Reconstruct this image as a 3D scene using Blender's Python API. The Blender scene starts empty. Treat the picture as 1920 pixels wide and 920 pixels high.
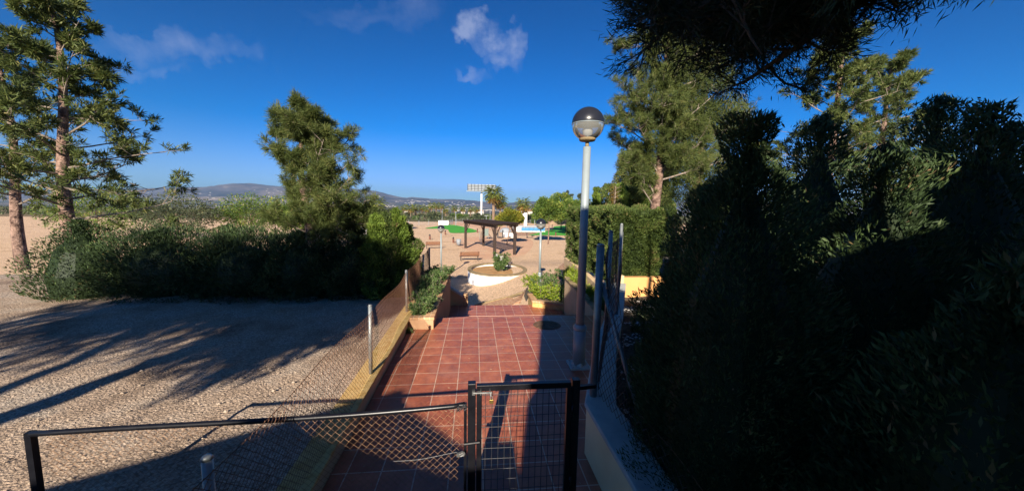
import bpy, math, random
import numpy as np
from mathutils import Vector, Matrix, noise as mn
rnd = random.Random(7); rs = np.random.RandomState(11)
R = math.radians
scn = bpy.context.scene; col = scn.collection
# ---------------------------------------------------------------- camera
F = 665.; YAW = R(6.1); PITCH = R(6.18); ROLL = R(1.0); H = 2.5
cd = bpy.data.cameras.new('camera'); cam = bpy.data.objects.new('camera', cd); col.objects.link(cam)
cd.sensor_width = 36; cd.lens = F/1920*36; cd.clip_end = 40000; cd.clip_start = .05
cam.matrix_world = Matrix.Translation((0, 0, H)) @ Matrix.Rotation(-YAW, 4, 'Z') @ Matrix.Rotation(R(90)-PITCH, 4, 'X') @ Matrix.Rotation(ROLL, 4, 'Z')
scn.camera = cam
# ---------------------------------------------------------------- sky, sun, exposure
SUN_EL = 24.8; SUN_AZ = 12.0            # shadows run 12 degrees right of +Y
scn.view_settings.view_transform = 'Standard'; scn.view_settings.look = 'None'
scn.view_settings.exposure = 1.16; scn.view_settings.gamma = 1
w = bpy.data.worlds.new('World'); scn.world = w; w.use_nodes = True
nt = w.node_tree; N = nt.nodes; LK = nt.links
bg = N['Background']; bg.inputs[1].default_value = .075
sky = N.new('ShaderNodeTexSky'); sky.sky_type = 'NISHITA'; sky.sun_disc = False
sky.sun_elevation = R(SUN_EL); sky.sun_rotation = R(180+SUN_AZ); sky.air_density = 1.0; sky.dust_density = .15; sky.ozone_density = 3.5; sky.altitude = 300
hs = N.new('ShaderNodeHueSaturation'); hs.inputs['Saturation'].default_value = 1.22; hs.inputs['Value'].default_value = .235
gm = N.new('ShaderNodeGamma'); gm.inputs[1].default_value = 1.7; LK.new(sky.outputs[0], gm.inputs[0]); LK.new(gm.outputs[0], hs.inputs['Color'])
def vmath(op, a, b):
    n = N.new('ShaderNodeVectorMath'); n.operation = op
    for i, q in enumerate((a, b)):
        if isinstance(q, tuple): n.inputs[i].default_value = q
        else: LK.new(q, n.inputs[i])
    return n.outputs[0]
soft = vmath('DIVIDE', hs.outputs[0], vmath('ADD', vmath('DIVIDE', hs.outputs[0], (2.9, 6.8, 40.)), (1., 1., 1.)))   # keeps the horizon from washing out
def cam_dir(px, py):
    v = Vector(((px-960)/F, -(py-460)/F, -1)); v = cam.matrix_world.to_3x3() @ v; return v
def wm(op, a, b=None, c=None):
    n = N.new('ShaderNodeMath'); n.operation = op
    for i, q in enumerate((a, b, c)):
        if q is None: continue
        if isinstance(q, (int, float)): n.inputs[i].default_value = q
        else: LK.new(q, n.inputs[i])
    return n.outputs[0]
def wdot(vec, v):
    n = N.new('ShaderNodeVectorMath'); n.operation = 'DOT_PRODUCT'; LK.new(vec, n.inputs[0]); n.inputs[1].default_value = v; return n.outputs['Value']
tc = N.new('ShaderNodeTexCoord'); dvec = tc.outputs['Generated']
c0 = cam_dir(925, 85).normalized(); e1 = (cam_dir(1025, 85)-cam_dir(825, 85)).normalized(); e2 = c0.cross(e1); e2 = e2 if e2.z > 0 else -e2; e1 = (e2.cross(c0)); e1 = e1 if e1.x > 0 else -e1
dep = wm('MAXIMUM', wdot(dvec, c0), .02)
cu = wm('DIVIDE', wdot(dvec, e1), dep); cv = wm('DIVIDE', wdot(dvec, e2), dep)
cmb = N.new('ShaderNodeCombineXYZ'); LK.new(cu, cmb.inputs[0]); LK.new(cv, cmb.inputs[1])
nz = N.new('ShaderNodeTexNoise'); nz.inputs['Scale'].default_value = 14; nz.inputs['Detail'].default_value = 11; nz.inputs['Roughness'].default_value = .62; LK.new(cmb.outputs[0], nz.inputs['Vector'])
sp = N.new('ShaderNodeSeparateColor'); LK.new(nz.outputs['Color'], sp.inputs[0])
wu = wm('ADD', cu, wm('MULTIPLY', wm('SUBTRACT', sp.outputs[0], .5), .11)); wv = wm('ADD', cv, wm('MULTIPLY', wm('SUBTRACT', sp.outputs[1], .5), .13))
tot = None
DC = math.hypot(F, math.hypot(925-960, 85-460))
for (px, py, ru, rv, st) in ((893, 55, 42, 24, 1.), (925, 86, 44, 20, .85), (966, 86, 23, 40, .85), (945, 112, 34, 18, .7), (886, 134, 40, 9, .42), (880, 331, 34, 3.0, .26), (770, 12, 60, 22, .2), (700, 30, 120, 16, .13), (330, 90, 150, 26, .35), (250, 130, 110, 12, .3), (1500, 60, 140, 16, .25)):
    d = cam_dir(px, py); dd = d.dot(c0); u0 = d.dot(e1)/dd; v0 = d.dot(e2)/dd
    a = wm('POWER', wm('DIVIDE', wm('SUBTRACT', wu if py != 331 else cu, u0), ru/DC*1.1), 2)
    b = wm('POWER', wm('DIVIDE', wm('SUBTRACT', wv if py != 331 else cv, v0), rv/DC*1.1), 2)
    m = wm('MULTIPLY', wm('MAXIMUM', wm('SUBTRACT', 1, wm('ADD', a, b)), 0), st)
    tot = m if tot is None else wm('MAXIMUM', tot, m)
fac = wm("MULTIPLY", wm("MINIMUM", wm("MULTIPLY", tot, wm("MULTIPLY", wm("MAXIMUM", wm("SUBTRACT", sp.outputs[2], .30), 0), 4.2)), 1), .52)
mx = N.new('ShaderNodeMix'); mx.data_type = 'RGBA'; LK.new(fac, mx.inputs['Factor']); LK.new(soft, mx.inputs['A']); mx.inputs['B'].default_value = (2.9, 3.3, 4.6, 1)
LK.new(mx.outputs['Result'], bg.inputs[0])
sl = bpy.data.lights.new('sun', 'SUN'); sl.energy = 4.4; sl.angle = R(.53); sl.color = (1, .90, .76)
so = bpy.data.objects.new('sun', sl); col.objects.link(so)
sd = Vector((math.sin(R(SUN_AZ))*math.cos(R(SUN_EL)), math.cos(R(SUN_AZ))*math.cos(R(SUN_EL)), -math.sin(R(SUN_EL))))
so.rotation_euler = sd.to_track_quat('-Z', 'Y').to_euler(); so.location = (-6, -20, 20)
# ---------------------------------------------------------------- helpers
def tag(o, label=None, cat=None, group=None, kind=None):
    for k, v in (('label', label), ('category', cat), ('group', group), ('kind', kind)):
        if v: o[k] = v
    return o
def root(name, loc=(0, 0, 0), label=None, cat=None, group=None, rz=0):
    o = bpy.data.objects.new(name, None); col.objects.link(o); o.location = loc; o.rotation_euler.z = rz; o.empty_display_size = .2
    return tag(o, label, cat, group)
def copy_tree(o, parent=None):
    c = o.copy(); col.objects.link(c)
    if parent is not None: c.parent = parent
    for ch in list(o.children): copy_tree(ch, c)
    return c
def put(o, loc, rz=0, s=1, label=None):
    o.location = loc; o.rotation_euler.z = rz; o.scale = (s, s, s) if isinstance(s, (int, float)) else s
    if label: o['label'] = label
    return o
def smooth(a, b, x):
    t = min(1, max(0, (x-a)/(b-a))); return t*t*(3-2*t)
class MB:
    def __init__(s): s.v = []; s.f = []
    def add(s, vs, fs):
        b = len(s.v); s.v += [tuple(q) for q in vs]; s.f += [tuple(i+b for i in f) for f in fs]; return s
    def box(s, lo, hi, rz=0, piv=None):
        x0, y0, z0 = lo; x1, y1, z1 = hi
        vs = [(x0, y0, z0), (x1, y0, z0), (x1, y1, z0), (x0, y1, z0), (x0, y0, z1), (x1, y0, z1), (x1, y1, z1), (x0, y1, z1)]
        if rz:
            px, py = piv if piv else ((x0+x1)/2, (y0+y1)/2); c, n = math.cos(rz), math.sin(rz)
            vs = [(px+(x-px)*c-(y-py)*n, py+(x-px)*n+(y-py)*c, z) for x, y, z in vs]
        return s.add(vs, [(0, 3, 2, 1), (4, 5, 6, 7), (0, 1, 5, 4), (1, 2, 6, 5), (2, 3, 7, 6), (3, 0, 4, 7)])
    def wall(s, pts, th, zb, zt):           # polyline wall: pts (x,y), zt a number or one per point; pts = the left edge, thickness to the right of travel
        n = len(pts); zt = zt if isinstance(zt, (list, tuple)) else [zt]*n; zb = zb if isinstance(zb, (list, tuple)) else [zb]*n
        L = []; Q = []
        for i in range(n):
            a = Vector(pts[max(0, i-1)]); b = Vector(pts[min(n-1, i+1)])
            if 0 < i < n-1:
                d1 = (Vector(pts[i])-a).normalized(); d2 = (b-Vector(pts[i])).normalized(); d = (d1+d2).normalized(); k = 1/max(.4, d.dot(d1))
            else: d = (b-a).normalized(); k = 1
            nn = Vector((d.y, -d.x))*th*k
            L.append(pts[i]); Q.append((pts[i][0]+nn.x, pts[i][1]+nn.y))
        vs = []
        for i in range(n): vs += [(*L[i], zb[i]), (*Q[i], zb[i]), (*Q[i], zt[i]), (*L[i], zt[i])]
        fs = [(0, 1, 2, 3), (4*n-1, 4*n-2, 4*n-3, 4*n-4)]
        for i in range(n-1):
            a = 4*i; b = a+4
            for k in range(4): fs.append((a+k, b+k, b+(k+1) % 4, a+(k+1) % 4))
        return s.add(vs, fs)
    def tube(s, pts, rad, n=8, cap=True):
        pts = [Vector(p) for p in pts]; m = len(pts)
        rad = rad if isinstance(rad, (list, tuple)) else [rad]*m
        vs = []; up = None
        for i in range(m):
            d = (pts[min(m-1, i+1)]-pts[max(0, i-1)]).normalized()
            if up is None: up = Vector((0, 0, 1)) if abs(d.z) < .9 else Vector((0, 1, 0))
            a = d.cross(up).normalized(); b = a.cross(d).normalized(); up = b
            for k in range(n):
                t = 2*math.pi*k/n; vs.append(pts[i]+(a*math.cos(t)+b*math.sin(t))*rad[i])
        fs = [(i*n+k, i*n+(k+1) % n, (i+1)*n+(k+1) % n, (i+1)*n+k) for i in range(m-1) for k in range(n)]
        if cap: fs += [tuple(range(n-1, -1, -1)), tuple((m-1)*n+k for k in range(n))]
        return s.add(vs, fs)
    def lathe(s, c, prof, n=24, sx=1, sy=1):
        vs = []; fs = []; m = len(prof)
        for r, z in prof:
            for k in range(n):
                t = 2*math.pi*k/n; vs.append((c[0]+r*math.cos(t)*sx, c[1]+r*math.sin(t)*sy, c[2]+z))
        for i in range(m-1):
            for k in range(n): fs.append((i*n+k, i*n+(k+1) % n, (i+1)*n+(k+1) % n, (i+1)*n+k))
        return s.add(vs, fs)
    def build(s, name, mat, parent=None, smoothf=False, bevel=0):
        me = bpy.data.meshes.new(name); off = parent_off(parent)
        me.from_pydata([(x-off[0], y-off[1], z-off[2]) for x, y, z in s.v], [], s.f); me.materials.append(mat); me.update()
        if smoothf: me.shade_smooth() if hasattr(me, 'shade_smooth') else None
        o = bpy.data.objects.new(name, me); col.objects.link(o)
        if parent is not None: o.parent = parent
        if bevel:
            md = o.modifiers.new('bevel', 'BEVEL'); md.width = bevel; md.segments = 2; md.limit_method = 'ANGLE'
        return o
def parent_off(p):
    off = Vector((0, 0, 0))
    while p is not None: off += p.location; p = p.parent
    return off
# quads from numpy with a per-face 'tint'
def quads(name, V, mat, parent=None, tint=None, extra=None):
    n = len(V)//4; me = bpy.data.meshes.new(name); off = np.array(parent_off(parent)); V = V-off
    faces = np.arange(4*n).reshape(n, 4); ev = []; ef = []
    if extra is not None:
        ev = np.array(extra.v)-off; ef = [tuple(i+4*n for i in f) for f in extra.f]
        me.from_pydata(np.vstack([V, ev]).tolist(), [], faces.tolist()+ef)
    else:
        me.vertices.add(4*n); me.vertices.foreach_set('co', V.astype(np.float32).ravel())
        me.loops.add(4*n); me.loops.foreach_set('vertex_index', faces.ravel().astype(np.int32))
        me.polygons.add(n); me.polygons.foreach_set('loop_start', (np.arange(n)*4).astype(np.int32))
        me.update(calc_edges=True)
    at = me.attributes.new('tint', 'FLOAT', 'FACE')
    t = rs.rand(n) if tint is None else tint
    at.data.foreach_set('value', np.concatenate([t, np.zeros(len(ef))+.02]).astype(np.float32))
    me.materials.append(mat); me.update()
    o = bpy.data.objects.new(name, me); col.objects.link(o)
    if parent is not None: o.parent = parent
    return o
def unit(a): return a/np.maximum(1e-9, np.linalg.norm(a, axis=1, keepdims=True))
def leafquads(P, D, L, W, jl=.45):
    n = len(P); D = unit(D); L = L*(1+jl*(rs.rand(n, 1)*2-1)); W = W*(1+jl*(rs.rand(n, 1)*2-1))
    S = unit(np.cross(D, unit(rs.randn(n, 3))))
    a = P; b = P+D*L*.45+S*W*.5; c = P+D*L; d = P+D*L*.45-S*W*.5
    return np.stack([a, b, c, d], 1).reshape(-1, 3)
# ---------------------------------------------------------------- materials
def newmat(name, rough=.8, spec=.3):
    m = bpy.data.materials.new(name); m.use_nodes = True; p = m.node_tree.nodes['Principled BSDF']
    p.inputs['Roughness'].default_value = rough; p.inputs['Specular IOR Level'].default_value = spec
    return m, m.node_tree.nodes, m.node_tree.links, p
def ramp(Nn, stops):
    r = Nn.new('ShaderNodeValToRGB'); el = r.color_ramp.elements
    while len(el) < len(stops): el.new(.5)
    for e, (p, c) in zip(el, stops): e.position = p; e.color = (*c, 1)
    return r
def surf(name, c1, c2, scale=3., rough=.85, bump=.3, bscale=60., metal=0, spec=.3, c3=None, detail=6, bd=.01, lo=.3, hi=.7, fine=None):
    m, n, l, p = newmat(name, rough, spec); p.inputs['Metallic'].default_value = metal
    t = n.new('ShaderNodeTexCoord'); a = n.new('ShaderNodeTexNoise'); a.inputs['Scale'].default_value = scale; a.inputs['Detail'].default_value = detail; a.inputs['Roughness'].default_value = .62
    l.new(t.outputs['Object'], a.inputs['Vector'])
    st = [(lo, c1), (hi, c2)] if c3 is None else [(lo, c1), ((lo+hi)/2, c2), (hi, c3)]
    r = ramp(n, st); l.new(a.outputs[0], r.inputs[0]); out = r.outputs[0]
    if fine:
        b = n.new('ShaderNodeTexVoronoi'); b.inputs['Scale'].default_value = fine[0]; l.new(t.outputs['Object'], b.inputs['Vector'])
        q = n.new('ShaderNodeSeparateColor'); l.new(b.outputs['Color'], q.inputs[0])
        r2 = ramp(n, [(0, (fine[1],)*3), (1, (fine[2],)*3)]); l.new(q.outputs[0], r2.inputs[0])
        x = n.new('ShaderNodeMix'); x.data_type = 'RGBA'; x.blend_type = 'MULTIPLY'; x.inputs['Factor'].default_value = 1; l.new(out, x.inputs['A']); l.new(r2.outputs[0], x.inputs['B']); out = x.outputs['Result']
    l.new(out, p.inputs['Base Color'])
    if bump:
        b = n.new('ShaderNodeTexNoise'); b.inputs['Scale'].default_value = bscale; b.inputs['Detail'].default_value = 5; l.new(t.outputs['Object'], b.inputs['Vector'])
        k = n.new('ShaderNodeBump'); k.inputs['Strength'].default_value = bump; k.inputs['Distance'].default_value = bd; l.new(b.outputs[0], k.inputs['Height']); l.new(k.outputs[0], p.inputs['Normal'])
    return m
def leafmat(name, stops, trans=.3, rough=.6):
    m, n, l, p = newmat(name, rough, .25)
    a = n.new('ShaderNodeAttribute'); a.attribute_name = 'tint'; r = ramp(n, stops); l.new(a.outputs['Fac'], r.inputs[0]); l.new(r.outputs[0], p.inputs['Base Color'])
    tr = n.new('ShaderNodeBsdfTranslucent'); l.new(r.outputs[0], tr.inputs[0]); x = n.new('ShaderNodeMixShader'); x.inputs[0].default_value = trans
    l.new(p.outputs[0], x.inputs[1]); l.new(tr.outputs[0], x.inputs[2]); l.new(x.outputs[0], n['Material Output'].inputs[0])
    return m
def brickmat(name, c1, c2, mortar, bw, bh, ms, off=0., rough=.5, mottle=.35, bump=.4, spec=.4, dirt=None, org=(0, 0, 0), rot=0, shiftc=None):
    m, n, l, p = newmat(name, rough, spec)
    t = n.new('ShaderNodeTexCoord'); mp = n.new('ShaderNodeMapping'); mp.inputs['Location'].default_value = org; mp.inputs['Rotation'].default_value = (0, 0, rot); l.new(t.outputs['Object'], mp.inputs[0])
    b = n.new('ShaderNodeTexBrick'); b.offset = off; b.inputs['Scale'].default_value = 1; b.inputs['Brick Width'].default_value = bw; b.inputs['Row Height'].default_value = bh
    b.inputs['Mortar Size'].default_value = ms; b.inputs['Mortar Smooth'].default_value = .25; b.inputs['Color1'].default_value = (*c1, 1); b.inputs['Color2'].default_value = (*c2, 1); b.inputs['Mortar'].default_value = (*mortar, 1)
    l.new(mp.outputs[0], b.inputs['Vector'])
    a = n.new('ShaderNodeTexNoise'); a.inputs['Scale'].default_value = 5.5; a.inputs['Detail'].default_value = 8; a.inputs['Roughness'].default_value = .65; l.new(t.outputs['Object'], a.inputs['Vector'])
    g = ramp(n, [(.3, (1-mottle, 1-mottle, 1-mottle)), (.55, (1, 1, 1)), (.75, (1.0+mottle*.6, 1.05+mottle, 1.1+mottle))]); l.new(a.outputs[0], g.inputs[0])
    x = n.new('ShaderNodeMix'); x.data_type = 'RGBA'; x.blend_type = 'MULTIPLY'; x.inputs['Factor'].default_value = 1; l.new(b.outputs[0], x.inputs['A']); l.new(g.outputs[0], x.inputs['B'])
    out = x.outputs['Result']
    if dirt:
        a2 = n.new('ShaderNodeTexNoise'); a2.inputs['Scale'].default_value = 1.3; a2.inputs['Detail'].default_value = 9; a2.inputs['Roughness'].default_value = .7; l.new(t.outputs['Object'], a2.inputs['Vector'])
        g2 = ramp(n, [(.5, (0, 0, 0)), (.72, (1, 1, 1))]); l.new(a2.outputs[0], g2.inputs[0]); sc_ = n.new('ShaderNodeMath'); sc_.operation = 'MULTIPLY'; sc_.inputs[1].default_value = .5; l.new(g2.outputs[0], sc_.inputs[0])
        y = n.new('ShaderNodeMix'); y.data_type = 'RGBA'; l.new(sc_.outputs[0], y.inputs['Factor']); l.new(out, y.inputs['A']); y.inputs['B'].default_value = (*dirt, 1); out = y.outputs['Result']
    l.new(out, p.inputs['Base Color'])
    rr = n.new('ShaderNodeMapRange'); rr.inputs['To Min'].default_value = rough-.12; rr.inputs['To Max'].default_value = rough+.2; l.new(a.outputs[0], rr.inputs['Value']); l.new(rr.outputs[0], p.inputs['Roughness'])
    iv = n.new('ShaderNodeMath'); iv.operation = 'MULTIPLY_ADD'; iv.inputs[1].default_value = -1.; l.new(b.outputs['Fac'], iv.inputs[0]); l.new(a.outputs[0], iv.inputs[2])
    k = n.new('ShaderNodeBump'); k.inputs['Strength'].default_value = bump; k.inputs['Distance'].default_value = .003; l.new(iv.outputs[0], k.inputs['Height']); l.new(k.outputs[0], p.inputs['Normal'])
    return m
M = {}
M['tile'] = brickmat('terracotta_tile', (.35, .095, .044), (.45, .14, .068), (.60, .40, .28), .317, .33, .0065, rough=.42, dirt=(.47, .22, .15), org=(.225, .42, 0), spec=.5)
M['path'] = brickmat('brick_paving', (.36, .17, .085), (.44, .23, .12), (.60, .46, .32), .2, .1, .008, off=.5, rough=.75, rot=R(38), mottle=.3)
M['capbrick'] = brickmat('brick_coping', (.50, .27, .13), (.56, .33, .17), (.6, .46, .3), .11, .5, .006, rough=.8, mottle=.35)
M['gravel'] = surf('tan_gravel', (.57, .37, .215), (.73, .50, .315), .35, .95, 1, 38, c3=(.66, .44, .265), bd=.03, fine=(26, .55, 1.25), detail=9)
M['gravelgrey'] = surf('garden_gravel', (.25, .175, .12), (.42, .31, .22), .8, .95, 1, 40, bd=.03, fine=(52, .5, 1.4), c3=(.44, .36, .28), detail=10, lo=.36, hi=.64)
M['redsoil'] = surf('red_sand', (.58, .33, .2), (.66, .41, .26), .6, .95, .6, 30, bd=.02, fine=(24, .7, 1.2))
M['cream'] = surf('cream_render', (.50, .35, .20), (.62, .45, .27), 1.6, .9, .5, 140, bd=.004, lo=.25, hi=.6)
M['creamlifted'] = surf('lifted_cream_render', (.74, .62, .36), (.84, .72, .45), 1.6, .9, .5, 140, bd=.004, lo=.25, hi=.6)  # brighter copy of the cream render, light added to lift the shaded boundary wall
M['yellow'] = surf('ochre_mortar', (.46, .27, .075), (.60, .40, .15), 9, .9, .9, 120, bd=.006, c3=(.66, .47, .2))
M['tanwall'] = surf('tan_render', (.44, .25, .13), (.55, .34, .2), 1.4, .9, .4, 120, bd=.004)
M['orange'] = surf('orange_render', (.70, .34, .12), (.76, .39, .15), 1.2, .9, .4, 120, bd=.004)
M['greycap'] = surf('cement_coping', (.36, .38, .36), (.54, .55, .50), 5, .9, .6, 90, bd=.004)
M['white'] = surf('white_paint', (.62, .60, .56), (.74, .72, .69), 1.3, .75, .2, 90, bd=.003, lo=.2, hi=.5)
M['rim'] = surf('mossy_coping', (.17, .125, .06), (.36, .27, .15), 4, .9, .6, 70)
M['soil'] = surf('orange_soil', (.36, .19, .075), (.52, .31, .13), 1.6, .95, .8, 50, bd=.02)
M['darksoil'] = surf('dark_garden_soil', (.05, .042, .03), (.12, .10, .075), 2.5, .95, 1, 30, bd=.03, fine=(22, .6, 1.5))
M['pebble'] = surf('pale_pebbles', (.45, .44, .42), (.62, .6, .57), 8, .8, .2, 60)
M['galv'] = surf('galvanised_steel', (.20, .22, .22), (.36, .38, .37), 9, .45, .15, 90, metal=.55, spec=.5, bd=.002)
M['polegrey'] = surf('grey_painted_pole', (.23, .27, .28), (.31, .35, .35), 3, .45, .1, 60, metal=.1, spec=.5, bd=.002)
M['black'] = surf('black_gloss_paint', (.004, .004, .006), (.010, .010, .013), 14, .33, .2, 80, spec=.4, bd=.002)
M['blackdome'] = surf('black_dome', (.012, .013, .018), (.02, .021, .027), 4, .3, 0, spec=.5)
M['rust'] = surf('rusty_wire', (.12, .055, .03), (.24, .12, .07), 12, .8, .1, 90)
M['rustlight'] = surf('weathered_wire', (.22, .11, .05), (.36, .21, .12), 12, .6, 0, metal=.2)
M['wiredark'] = surf('dull_wire', (.06, .05, .045), (.14, .11, .09), 12, .6, 0, metal=.3)
M['wood'] = surf('varnished_slats', (.16, .07, .035), (.25, .115, .06), 7, .6, .3, 60)
M['darkwood'] = surf('dark_stained_timber', (.022, .013, .010), (.048, .029, .021), 6, .75, .5, 50)
M['iron'] = surf('dark_iron', (.02, .02, .022), (.045, .045, .05), 10, .5, .1, 60)
M['bolla'] = surf('brown_bollard', (.10, .035, .02), (.16, .06, .035), 10, .6, .1, 60)
M['lawn'] = surf('artificial_turf', (.045, .27, .02), (.075, .37, .035), .35, .9, .8, 60, bd=.02)
M['bark'] = surf('pine_bark', (.07, .04, .03), (.34, .22, .165), 6, .95, 1, 16, bd=.05, lo=.35, hi=.62)
M['twig'] = surf('grey_twigs', (.17, .13, .10), (.34, .28, .22), 9, .9, .3, 40)
M['twigshade'] = surf('shade_toned_twigs', (.05, .04, .03), (.11, .09, .07), 9, .9, .3, 40)  # twig colour darkened to stand for shade on the near conifer
M['loose'] = surf('loose_stone', (.22, .16, .11), (.52, .42, .32), 22, .95, .3, 60)
M['irongrey'] = surf('worn_steel', (.09, .09, .09), (.17, .17, .165), 30, .5, .1, 90, metal=.5)
M['trunkpalm'] = surf('palm_trunk', (.15, .10, .07), (.30, .21, .14), 4, .95, .8, 14, bd=.05)
M['thatch'] = surf('thatch', (.26, .17, .10), (.40, .28, .18), 9, .95, .8, 40)
M['blue'] = surf('blue_pool_paint', (.05, .20, .42), (.10, .30, .52), 1, .3, 0)
M['brass'] = surf('brass', (.45, .3, .08), (.6, .42, .14), 8, .35, 0, metal=.9)
M['signgrey'] = surf('billboard_back', (.20, .22, .24), (.32, .34, .36), .8, .6, 0)
M['manhole'] = surf('rusted_cast_iron', (.09, .05, .03), (.19, .11, .065), 12, .8, .8, 90)
M['roofred'] = surf('clay_roof', (.26, .13, .08), (.34, .18, .11), 3, .9, .3, 30)
M['town'] = surf('town_walls', (.36, .31, .26), (.58, .54, .48), .02, .9, 0)
M['fieldbush'] = None
M['pine'] = leafmat('pine_needles', [(0, (.035, .05, .014)), (.5, (.10, .135, .035)), (.86, (.19, .21, .06)), (1, (.26, .2, .08))])
M['pineshade'] = leafmat('shade_toned_needles', [(0, (.008, .015, .007)), (.6, (.022, .038, .015)), (1, (.05, .07, .026))], .12)  # needle colour carries the near conifer's shade, which the sun would light
M['cypress'] = leafmat('cypress_scale', [(0, (.028, .048, .012)), (.5, (.085, .125, .03)), (.85, (.15, .20, .045)), (1, (.24, .18, .08))])
M['cypressdark'] = leafmat('shaded_cypress_scale', [(0, (.02, .035, .012)), (.6, (.05, .085, .028)), (.93, (.10, .14, .045)), (1, (.17, .12, .055))], .15)  # darker copy of the cypress leaf, shade put into its colour
M['cypresslime'] = leafmat('bright_cypress', [(0, (.06, .10, .015)), (.5, (.15, .23, .035)), (1, (.26, .33, .06))])
M['leaf'] = leafmat('broad_leaf', [(0, (.04, .075, .012)), (.5, (.11, .18, .03)), (.85, (.22, .28, .05)), (1, (.35, .32, .07))])
M['leafyellow'] = leafmat('yellowing_leaf', [(0, (.07, .09, .012)), (.5, (.2, .22, .025)), (1, (.42, .33, .05))])
M['shrub'] = leafmat('shrub_leaf', [(0, (.035, .07, .02)), (.5, (.10, .17, .05)), (.9, (.2, .27, .09)), (1, (.3, .2, .1))])
M['shrubbright'] = leafmat('bright_shrub_leaf', [(0, (.07, .12, .01)), (.5, (.22, .32, .03)), (1, (.5, .52, .06))], .4)
M['olive'] = leafmat('olive_leaf', [(0, (.04, .055, .03)), (.5, (.09, .11, .055)), (1, (.17, .19, .09))])
M['palm'] = leafmat('palm_frond', [(0, (.05, .075, .015)), (.5, (.13, .17, .035)), (1, (.26, .27, .06))])
M['palmdry'] = leafmat('dry_frond', [(0, (.09, .06, .02)), (.5, (.22, .14, .035)), (1, (.38, .26, .06))])
# gravel that is stained redder under the play area
# lamp glass
m, n, l, p = newmat('clear_globe', .12, .5); p.inputs['Base Color'].default_value = (.85, .83, .78, 1); p.inputs['Transmission Weight'].default_value = 0
trn = n.new('ShaderNodeBsdfTransparent'); trn.inputs[0].default_value = (.80, .82, .82, 1); gl = n.new('ShaderNodeBsdfGlossy'); gl.inputs['Roughness'].default_value = .12
xx = n.new('ShaderNodeMixShader'); fr = n.new('ShaderNodeFresnel'); fr.inputs[0].default_value = 1.45; l.new(fr.outputs[0], xx.inputs[0]); l.new(trn.outputs[0], xx.inputs[1]); l.new(gl.outputs[0], xx.inputs[2])
df = n.new('ShaderNodeBsdfDiffuse'); df.inputs[0].default_value = (.34, .34, .31, 1); x2 = n.new('ShaderNodeMixShader'); x2.inputs[0].default_value = .42; l.new(xx.outputs[0], x2.inputs[1]); l.new(df.outputs[0], x2.inputs[2]); l.new(x2.outputs[0], n['Material Output'].inputs[0]); M['globe'] = m
# fields, valley and hills
def landmat(name, stops, scale, spots=None, bscale=None, sy=1):
    m, n, l, p = newmat(name, .95, .1); t = n.new('ShaderNodeTexCoord'); mp = n.new('ShaderNodeMapping'); mp.inputs['Scale'].default_value = (1, sy, 1); l.new(t.outputs['Object'], mp.inputs[0])
    a = n.new('ShaderNodeTexNoise'); a.inputs['Scale'].default_value = scale; a.inputs['Detail'].default_value = 10; a.inputs['Roughness'].default_value = .68; l.new(mp.outputs[0], a.inputs['Vector'])
    v = n.new('ShaderNodeTexVoronoi'); v.inputs['Scale'].default_value = scale*3.; l.new(mp.outputs[0], v.inputs['Vector']); q = n.new('ShaderNodeSeparateColor'); l.new(v.outputs['Color'], q.inputs[0])
    ad = n.new('ShaderNodeMath'); ad.operation = 'MULTIPLY_ADD'; l.new(q.outputs[0], ad.inputs[0]); ad.inputs[1].default_value = .22
    sb = n.new('ShaderNodeMath'); sb.operation = 'SUBTRACT'; l.new(a.outputs[0], sb.inputs[0]); sb.inputs[1].default_value = .11; l.new(sb.outputs[0], ad.inputs[2])
    r = ramp(n, stops); l.new(ad.outputs[0], r.inputs[0]); l.new(r.outputs[0], p.inputs['Base Color']); return m
M['fields'] = landmat('dry_fields', [(.3, (.06, .065, .03)), (.45, (.13, .12, .06)), (.55, (.20, .15, .085)), (.7, (.36, .23, .14))], .02)
M['valley'] = landmat('valley_floor', [(.3, (.03, .04, .025)), (.47, (.07, .075, .05)), (.56, (.17, .13, .095)), (.68, (.34, .27, .2))], .0022, sy=.6)
M['hills'] = landmat('bare_hills', [(.3, (.035, .04, .045)), (.5, (.085, .075, .08)), (.7, (.17, .14, .125))], .0012)
# ---------------------------------------------------------------- ground
def D(px, py, Y):
    r = cam_dir(px, py); t = Y/r.y; return Vector((r.x*t, Y, H+r.z*t))
def h(x, y):
    if y > 105:
        base = -2.5-1.2*smooth(105, 260, y)
        return base if y < 260 else far_h(x, y)
    near = 1-smooth(24, 34, y)
    g = -2.5+near*.8*smooth(-.5, 3.5, x)
    if y < 19 and x > 1.9: g += (-1.13-g)*smooth(2.0, 2.5, x)*(1-smooth(15.6, 18.2, y))
    if y < 20:
        left = smooth(-.95, -1.7, x) if x < -.9 else 0
        g = g+(2.6*(1-smooth(12.3, 18.5, y)))*left
    g += .04*mn.noise(Vector((x*.35, y*.35, 0)))*smooth(-.9, -4, -abs(x)) if False else .03*mn.noise(Vector((x*.4, y*.4, 1)))
    return g
PROF = [(-600, 372), (-300, 360), (0, 362), (200, 356), (400, 350), (560, 349), (640, 351), (665, 355), (690, 359), (740, 368), (762, 371.5), (772, 369.5), (785, 371), (820, 373), (850, 374), (900, 377), (930, 380.5), (950, 381.5), (985, 379), (1000, 378.5), (1010, 380), (1050, 383), (1100, 384), (1200, 380), (1400, 378), (1700, 384), (2300, 395)]
HP = [(D(a, b, 9000).x/9000, D(a, b, 9000).z) for a, b in PROF]
def ridge(u):
    if u <= HP[0][0]: return HP[0][1]
    for (a, za), (b, zb) in zip(HP, HP[1:]):
        if u <= b: return za+(zb-za)*(u-a)/(b-a)
    return HP[-1][1]
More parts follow.
